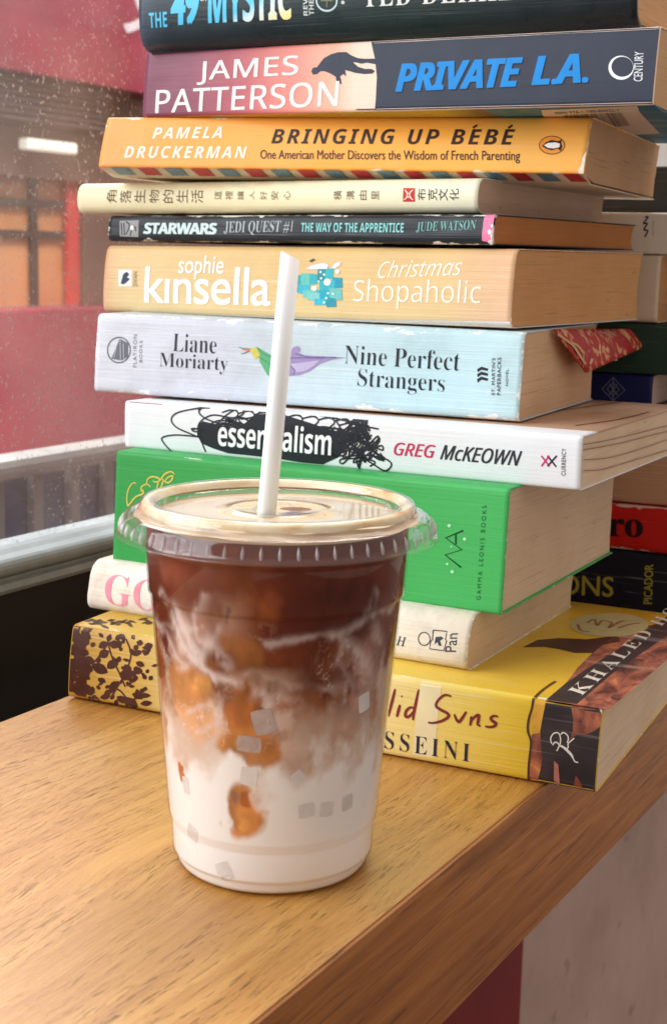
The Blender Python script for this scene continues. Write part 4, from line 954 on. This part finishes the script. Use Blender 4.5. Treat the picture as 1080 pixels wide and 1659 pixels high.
lathe('foam_band', [(.0400, .1015), (.0388, .1017), (.0379, .1022), (.0378, .1030)], 120, stained('pale_foam', (214, 188, 158), (196, 166, 134), .5, 60), lid, True, foam_wob)
# drink
def cup_px(x, y):
    d = ray(x, y); z = .05
    for _ in range(12):
        R = RW(z)-.0004
        ox, oy = EYE.x-CUPX, EYE.y-CUPY
        A = d.x**2+d.y**2; B = 2*(ox*d.x+oy*d.y); C = ox*ox+oy*oy-R*R
        disc = max(0.0, B*B-4*A*C); t = (-B-math.sqrt(disc))/(2*A); z = EYE.z+t*d.z
    return math.atan2(EYE.y+t*d.y-CUPY, EYE.x+t*d.x-CUPX), z
NA, NZ_ = 560, 340
prof_z = np.linspace(.0008, .0996, NZ_)
ang = np.linspace(-math.pi, math.pi, NA, endpoint=False)
verts = []; faces = []; cols = []
L_ = lambda c: np.array(lin(c))
C_DARK, C_MID, C_AMB, C_TAN, C_MILK = L_((104, 44, 24)), L_((158, 84, 44)), L_((200, 132, 72)), L_((212, 170, 138)), L_((244, 238, 234))
blobs = []  # px x, y, rx, ry (px), colour, opacity, hardness
for x, y, rx, ry, c, o_, h in [
   (460, 925, 330, 40, (112, 52, 32), .7, .2), (290, 925, 80, 50, (138, 82, 62), .5, .1), (560, 985, 130, 80, (80, 34, 24), .9, .3), (470, 1090, 120, 60, (116, 58, 32), .85, .3),  # second blob paints the window's reflection on the coffee
   (300, 1040, 60, 90, (198, 160, 140), .75, .1), (360, 1010, 70, 60, (176, 132, 112), .7, .1), (420, 1110, 90, 32, (210, 172, 148), .7, .1), (600, 1080, 50, 90, (176, 136, 122), .7, .1), (620, 1000, 40, 60, (140, 96, 84), .6, .1),
   (300, 1112, 68, 52, (200, 134, 76), .95, .3), (325, 1108, 26, 22, (226, 160, 86), .8, .2), (335, 1165, 84, 42, (206, 146, 98), .75, .2), (258, 1062, 28, 76, (164, 84, 40), .9, .4), (262, 1130, 14, 40, (176, 96, 44), .8, .3), (398, 1056, 38, 38, (138, 84, 42), .85, .5), (362, 1042, 13, 15, (150, 88, 50), .85, .6), (366, 1000, 9, 15, (84, 70, 74), .7, .4),
   (268, 1180, 10, 36, (184, 106, 56), .75, .4), (297, 1246, 13, 20, (176, 98, 44), .95, .7), (302, 1238, 5, 7, (140, 66, 30), .8, .5), (392, 1150, 30, 52, (172, 100, 46), .9, .4), (408, 1212, 60, 40, (190, 122, 60), .97, .6), (380, 1216, 14, 22, (218, 150, 74), .7, .3), (440, 1204, 22, 22, (160, 104, 72), .6, .3),
   (393, 1314, 44, 50, (196, 128, 64), .97, .62), (405, 1292, 22, 14, (150, 78, 38), .85, .4), (376, 1296, 16, 14, (150, 108, 96), .7, .3), (398, 1334, 16, 16, (226, 160, 84), .7, .2), (548, 1135, 20, 56, (150, 98, 76), .7, .2), (520, 1100, 60, 30, (110, 56, 36), .7, .2), (480, 1140, 60, 22, (166, 104, 62), .75, .2), (520, 1178, 100, 40, (212, 178, 158), .65, .1), (580, 1150, 60, 50, (190, 158, 144), .6, .1)]:
    a_, z_ = cup_px(x, y); blobs.append((a_, z_, rx*.000178, ry*.000178, L_(c), o_, h))
streaks = []
for pts, wd, o_ in [([(262, 960), (282, 1010), (305, 1050), (330, 1085), (380, 1110), (440, 1140)], 7, .8), ([(285, 985), (300, 1010), (318, 1040), (325, 1075)], 10, .75), ([(330, 965), (322, 1000), (335, 1030), (372, 1080)], 6, .45), ([(250, 1000), (275, 1040), (300, 1080)], 5, .5),
   ([(640, 980), (590, 1005), (540, 1030), (480, 1034), (440, 1040)], 6, .5), ([(540, 1032), (580, 1050), (600, 1090), (590, 1130)], 9, .5), ([(610, 960), (600, 1000), (620, 1050), (612, 1110)], 8, .4), ([(290, 1085), (330, 1060), (352, 1020)], 6, .4), ([(255, 1010), (290, 1020), (330, 1012)], 4, .35), ([(395, 1095), (440, 1108), (500, 1118), (560, 1110)], 5, .35), ([(560, 1040), (548, 1075), (575, 1110)], 5, .35), ([(338, 1210), (360, 1180), (350, 1130)], 5, .4), ([(310, 1150), (345, 1140), (360, 1165), (330, 1180)], 4, .5), ([(400, 1130), (450, 1125), (480, 1150), (430, 1165)], 6, .4)]:
    q = catmull([Vector(p) for p in pts], 22); q = [cup_px(p.x, p.y) for p in q]
    streaks.append((np.array(q), wd*.00018, o_))
def fb(x, y, z, o=4):
    return mn.fractal(Vector((x, y, z)), .9, 2.1, o, noise_basis='PERLIN_ORIGINAL')
aa, zz = np.meshgrid(ang, prof_z, indexing='ij')
R_ = np.array([RW(z)-.0005 for z in prof_z])
n1 = np.empty_like(aa); n2 = np.empty_like(aa); n3 = np.empty_like(aa)
for i in range(NA):
    ca, sa = math.cos(ang[i]), math.sin(ang[i])
    for j in range(NZ_):
        r = R_[j]; x, y, z = r*ca, r*sa, prof_z[j]
        n1[i, j] = fb(x*70, y*70, z*55, 5); n2[i, j] = fb(x*160+9, y*160, z*90, 4); n3[i, j] = fb(x*55+3, y*55+5, z*40, 4)
def wrapd0(a): return (a+math.pi) % (2*math.pi)-math.pi
def sstep(a, b, x): t = np.clip((x-a)/(b-a), 0, 1); return t*t*(3-2*t)
zw = zz+.006*n1+.0035*n2-.007*np.exp(-((wrapd0(aa+2.35))/.45)**2)-.004*np.exp(-((wrapd0(aa+.75))/.5)**2)+.002
col = np.empty(aa.shape+(3,)); col[:] = C_DARK
def over(mask, c): 
    global col
    col = col*(1-mask[..., None])+np.asarray(c)*mask[..., None]
over(sstep(.1, .7, n3)*.7, C_MID)
over(sstep(.15, .65, n2)*sstep(.075, .045, zw)*.75, C_AMB)
over(sstep(.060, .040, zw+.006*n2)*.8, C_TAN)
over(sstep(.050, .030, zw+.007*n2+.004*n3), C_MILK)
over(.8*sstep(.05, .55, n1+.6*n3)*sstep(.074, .058, zz)*sstep(.030, .045, zz), L_((216, 190, 172)))
RR = R_[None, :]
def wrapd(a, b): return (a-b+math.pi) % (2*math.pi)-math.pi
wx, wz = n2*.0024+n1*.0022, n1*.0022+n2*.0016
fx = np.empty_like(aa)
for i in range(NA):
    ca, sa = math.cos(ang[i]), math.sin(ang[i])
    for j in range(NZ_):
        r = R_[j]; k1, k2 = n1[i, j]*.006, n2[i, j]*.004; fx[i, j] = 1-abs(mn.noise(Vector((r*ca*120+k1*300, r*sa*120+k2*300, prof_z[j]*85+k1*200))))*2.2
vein = sstep(.80, 1.0, fx)*sstep(-.10, .45, n3)
over(vein*.5*sstep(.082, .070, zz)*sstep(.046, .056, zz), L_((216, 192, 178)))
for a0, z0, ra, rz, c, o_, h in blobs:
    d = np.sqrt(((wrapd(aa, a0)*RR+wx)/ra)**2+((zz-z0+wz)/rz)**2)
    cc = np.clip(c[None, None, :]*(1+.45*n2+.3*n1)[..., None], 0, .9)
    over(o_*sstep(1.0, min(.9, h*.9+(.14 if h >= .3 else .0)), d)*np.clip(.97+.35*n3, 0, 1), cc)
thr = sstep(.90, 1.0, 1-np.abs(n2)*3.0)*sstep(.036, .048, zz)*sstep(.080, .066, zz)*sstep(-.05, .4, n1+.3*n3)
over(thr*.55, L_((232, 212, 196)))
for q, wd, o_ in streaks:
    best = np.full(aa.shape, 9.0)
    for a0, z0 in q: best = np.minimum(best, np.hypot(wrapd(aa, a0)*RR+wx*.9, zz-z0+wz*.7))
    over(o_*np.exp(-(best/(wd*1.15))**2)*np.clip(.72+.9*n2+.3*n1, 0, 1), L_((226, 208, 202)))
for i in range(NA):
    ca, sa = math.cos(ang[i]), math.sin(ang[i])
    for j in range(NZ_): verts.append((R_[j]*ca, R_[j]*sa, prof_z[j]))
for i in range(NA):
    i2 = (i+1) % NA
    for j in range(NZ_-1): faces.append((i*NZ_+j, i2*NZ_+j, i2*NZ_+j+1, i*NZ_+j+1))
base = len(verts)
faces.append(tuple(i*NZ_ for i in range(NA))[::-1]); faces.append(tuple(i*NZ_+NZ_-1 for i in range(NA)))
me = bpy.data.meshes.new('iced_coffee'); me.from_pydata(verts, [], faces); me.update()
ca_ = me.color_attributes.new('print', 'FLOAT_COLOR', 'POINT')
flat = np.ones((NA*NZ_, 4), dtype=np.float32); flat[:, :3] = col.reshape(-1, 3); ca_.data.foreach_set('color', flat.ravel())
m, nt, p = newmat('milk_and_coffee'); at = nd(nt, 'ShaderNodeAttribute', attribute_name='print'); nt.links.new(at.outputs[0], p.inputs['Base Color'])
setin(p, Roughness=.30); p.inputs['Subsurface Weight'].default_value = .35; p.inputs['Subsurface Radius'].default_value = (1, .7, .5); p.inputs['Subsurface Scale'].default_value = .002
p.inputs['Specular IOR Level'].default_value = .1
drink = link('iced_coffee', me, None, m, True); drink.location = (CUPX, CUPY, 0)
tag(drink, 'layered drink in the clear cup, white milk below swirling into brown coffee', 'drink')
fd = lathe('foam_top', [(.0, .1012), (.015, .1011), (.030, .1012), (.0350, .1012), (.0362, .1006), (.0364, .0997)], 96, stained('foam_surface', (222, 192, 150), (232, 212, 182), .5, 50), drink, True)
# ice cubes that show through the milk at the wall
ICE, nt, p = newmat('cloudy_ice'); p.inputs['Base Color'].default_value = (*lin((206, 196, 192)), 1); setin(p, Roughness=.2); p.inputs['Coat Weight'].default_value = .3
nt.links.new(ramp(nt, noise_(nt, objco(nt), 140, 3), [(.35, lin((216, 208, 204))), (.65, lin((232, 226, 222)))]), p.inputs['Base Color'])
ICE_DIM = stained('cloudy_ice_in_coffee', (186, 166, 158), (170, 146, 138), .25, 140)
ice = [(427, 1170, 34, 40, .25, 'pale grey ice cube against the cup wall, above the wide amber swirl'), (403, 1206, 38, 26, -.05, 'flat grey ice cube set into the wide amber swirl'), (403, 1258, 26, 30, -.1, 'grey ice cube just above the lowest amber blot'),
  (497, 1313, 26, 24, .12, None), (529, 1311, 24, 24, -.05, None), (563, 1300, 22, 26, .1, None), (483, 1260, 20, 20, .6, 'faint roundish ice cube in the milk, above the row of three'), (363, 1412, 26, 30, .45, 'grey ice cube lowest in the milk, near the base of the cup'),
  (301, 1272, 16, 28, .1, 'narrow pale ice cube beside the small amber fleck'), (311, 1350, 24, 28, -.4, 'pale ice cube in the milk below the narrow one'), (590, 1138, 26, 30, .2, None)]
for x, y, wpx, hpx, rot, lb in ice:
    a_, z_ = cup_px(x, y); hw, hh = wpx*.000178/2, hpx*.000178/2; dep = .010; Rr = RW(z_)-.0003
    bm = bmesh.new(); g = {}
    for i in range(5):
        for j in range(5):
            s_, t_ = (i/4-.5)*2, (j/4-.5)*2
            k_ = 1-.08*(s_*t_)**2; s_, t_ = s_*k_, t_*k_
            dx, dz = s_*hw*math.cos(rot)-t_*hh*math.sin(rot), s_*hw*math.sin(rot)+t_*hh*math.cos(rot)
            zc = max(.003, z_+dz); R2 = RW(zc)-.00042; a2 = a_+dx/R2
            g[i, j, 0] = bm.verts.new((R2*math.cos(a2), R2*math.sin(a2), zc)); g[i, j, 1] = bm.verts.new(((R2-dep)*math.cos(a2), (R2-dep)*math.sin(a2), zc))
    for i in range(4):
        for j in range(4):
            for k in (0, 1): bm.faces.new([g[i, j, k], g[i+1, j, k], g[i+1, j+1, k], g[i, j+1, k]])
    for i in range(4):
        for e in (0, 4):
            bm.faces.new([g[i, e, 0], g[i+1, e, 0], g[i+1, e, 1], g[i, e, 1]]); bm.faces.new([g[e, i, 0], g[e, i+1, 0], g[e, i+1, 1], g[e, i, 1]])
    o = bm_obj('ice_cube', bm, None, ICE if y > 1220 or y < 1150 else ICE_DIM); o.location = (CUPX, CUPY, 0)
    tag(o, lb or 'faint grey ice cube showing through the milk on the shaded side of the cup', 'ice cube', 'ice cubes in the drink')

# straw
STR, nt, p = newmat('white_straw_plastic'); p.inputs['Base Color'].default_value = (*lin((236, 236, 238)), 1); setin(p, Roughness=.42)
p.inputs['Subsurface Weight'].default_value = .15; p.inputs['Subsurface Scale'].default_value = .001
def on_depth(px, y): d = ray(*px); return EYE+d*((y-EYE.y)/d.y)
top = on_depth((470, 415), .3925); bot = on_depth((432, 830), .3870)
ax = (top-bot).normalized(); bot2 = bot-ax*.055; Ln = (top-bot2).length
side = Vector((1, 0, 0)); side = (side-ax*side.dot(ax)).normalized(); fr_ = ax.cross(side)
sv, sf = [], []; SG = 40
for rr in (.00262, .00240):
    for k in range(SG):
        a = 2*math.pi*k/SG; off = side*math.cos(a)*rr+fr_*math.sin(a)*rr
        sv.append(bot2+off); sv.append(top+off-ax*(.0010*math.cos(a)))
for k in range(SG):
    k2 = (k+1) % SG; o1, o2 = 2*k, 2*k2; i1, i2 = 2*SG+2*k, 2*SG+2*k2
    sf += [(o1, o2, o2+1, o1+1), (i2, i1, i1+1, i2+1), (o1+1, o2+1, i2+1, i1+1), (o2, o1, i1, i2)]
st_ = pymesh('straw', [q-bot2 for q in sv], sf, None, STR, False); st_.location = bot2
st_.data.polygons.foreach_set('use_smooth', [i % 4 < 2 for i in range(len(st_.data.polygons))])
tag(st_, 'white drinking straw with a slanted tip, standing in the lid of the cup', 'straw')
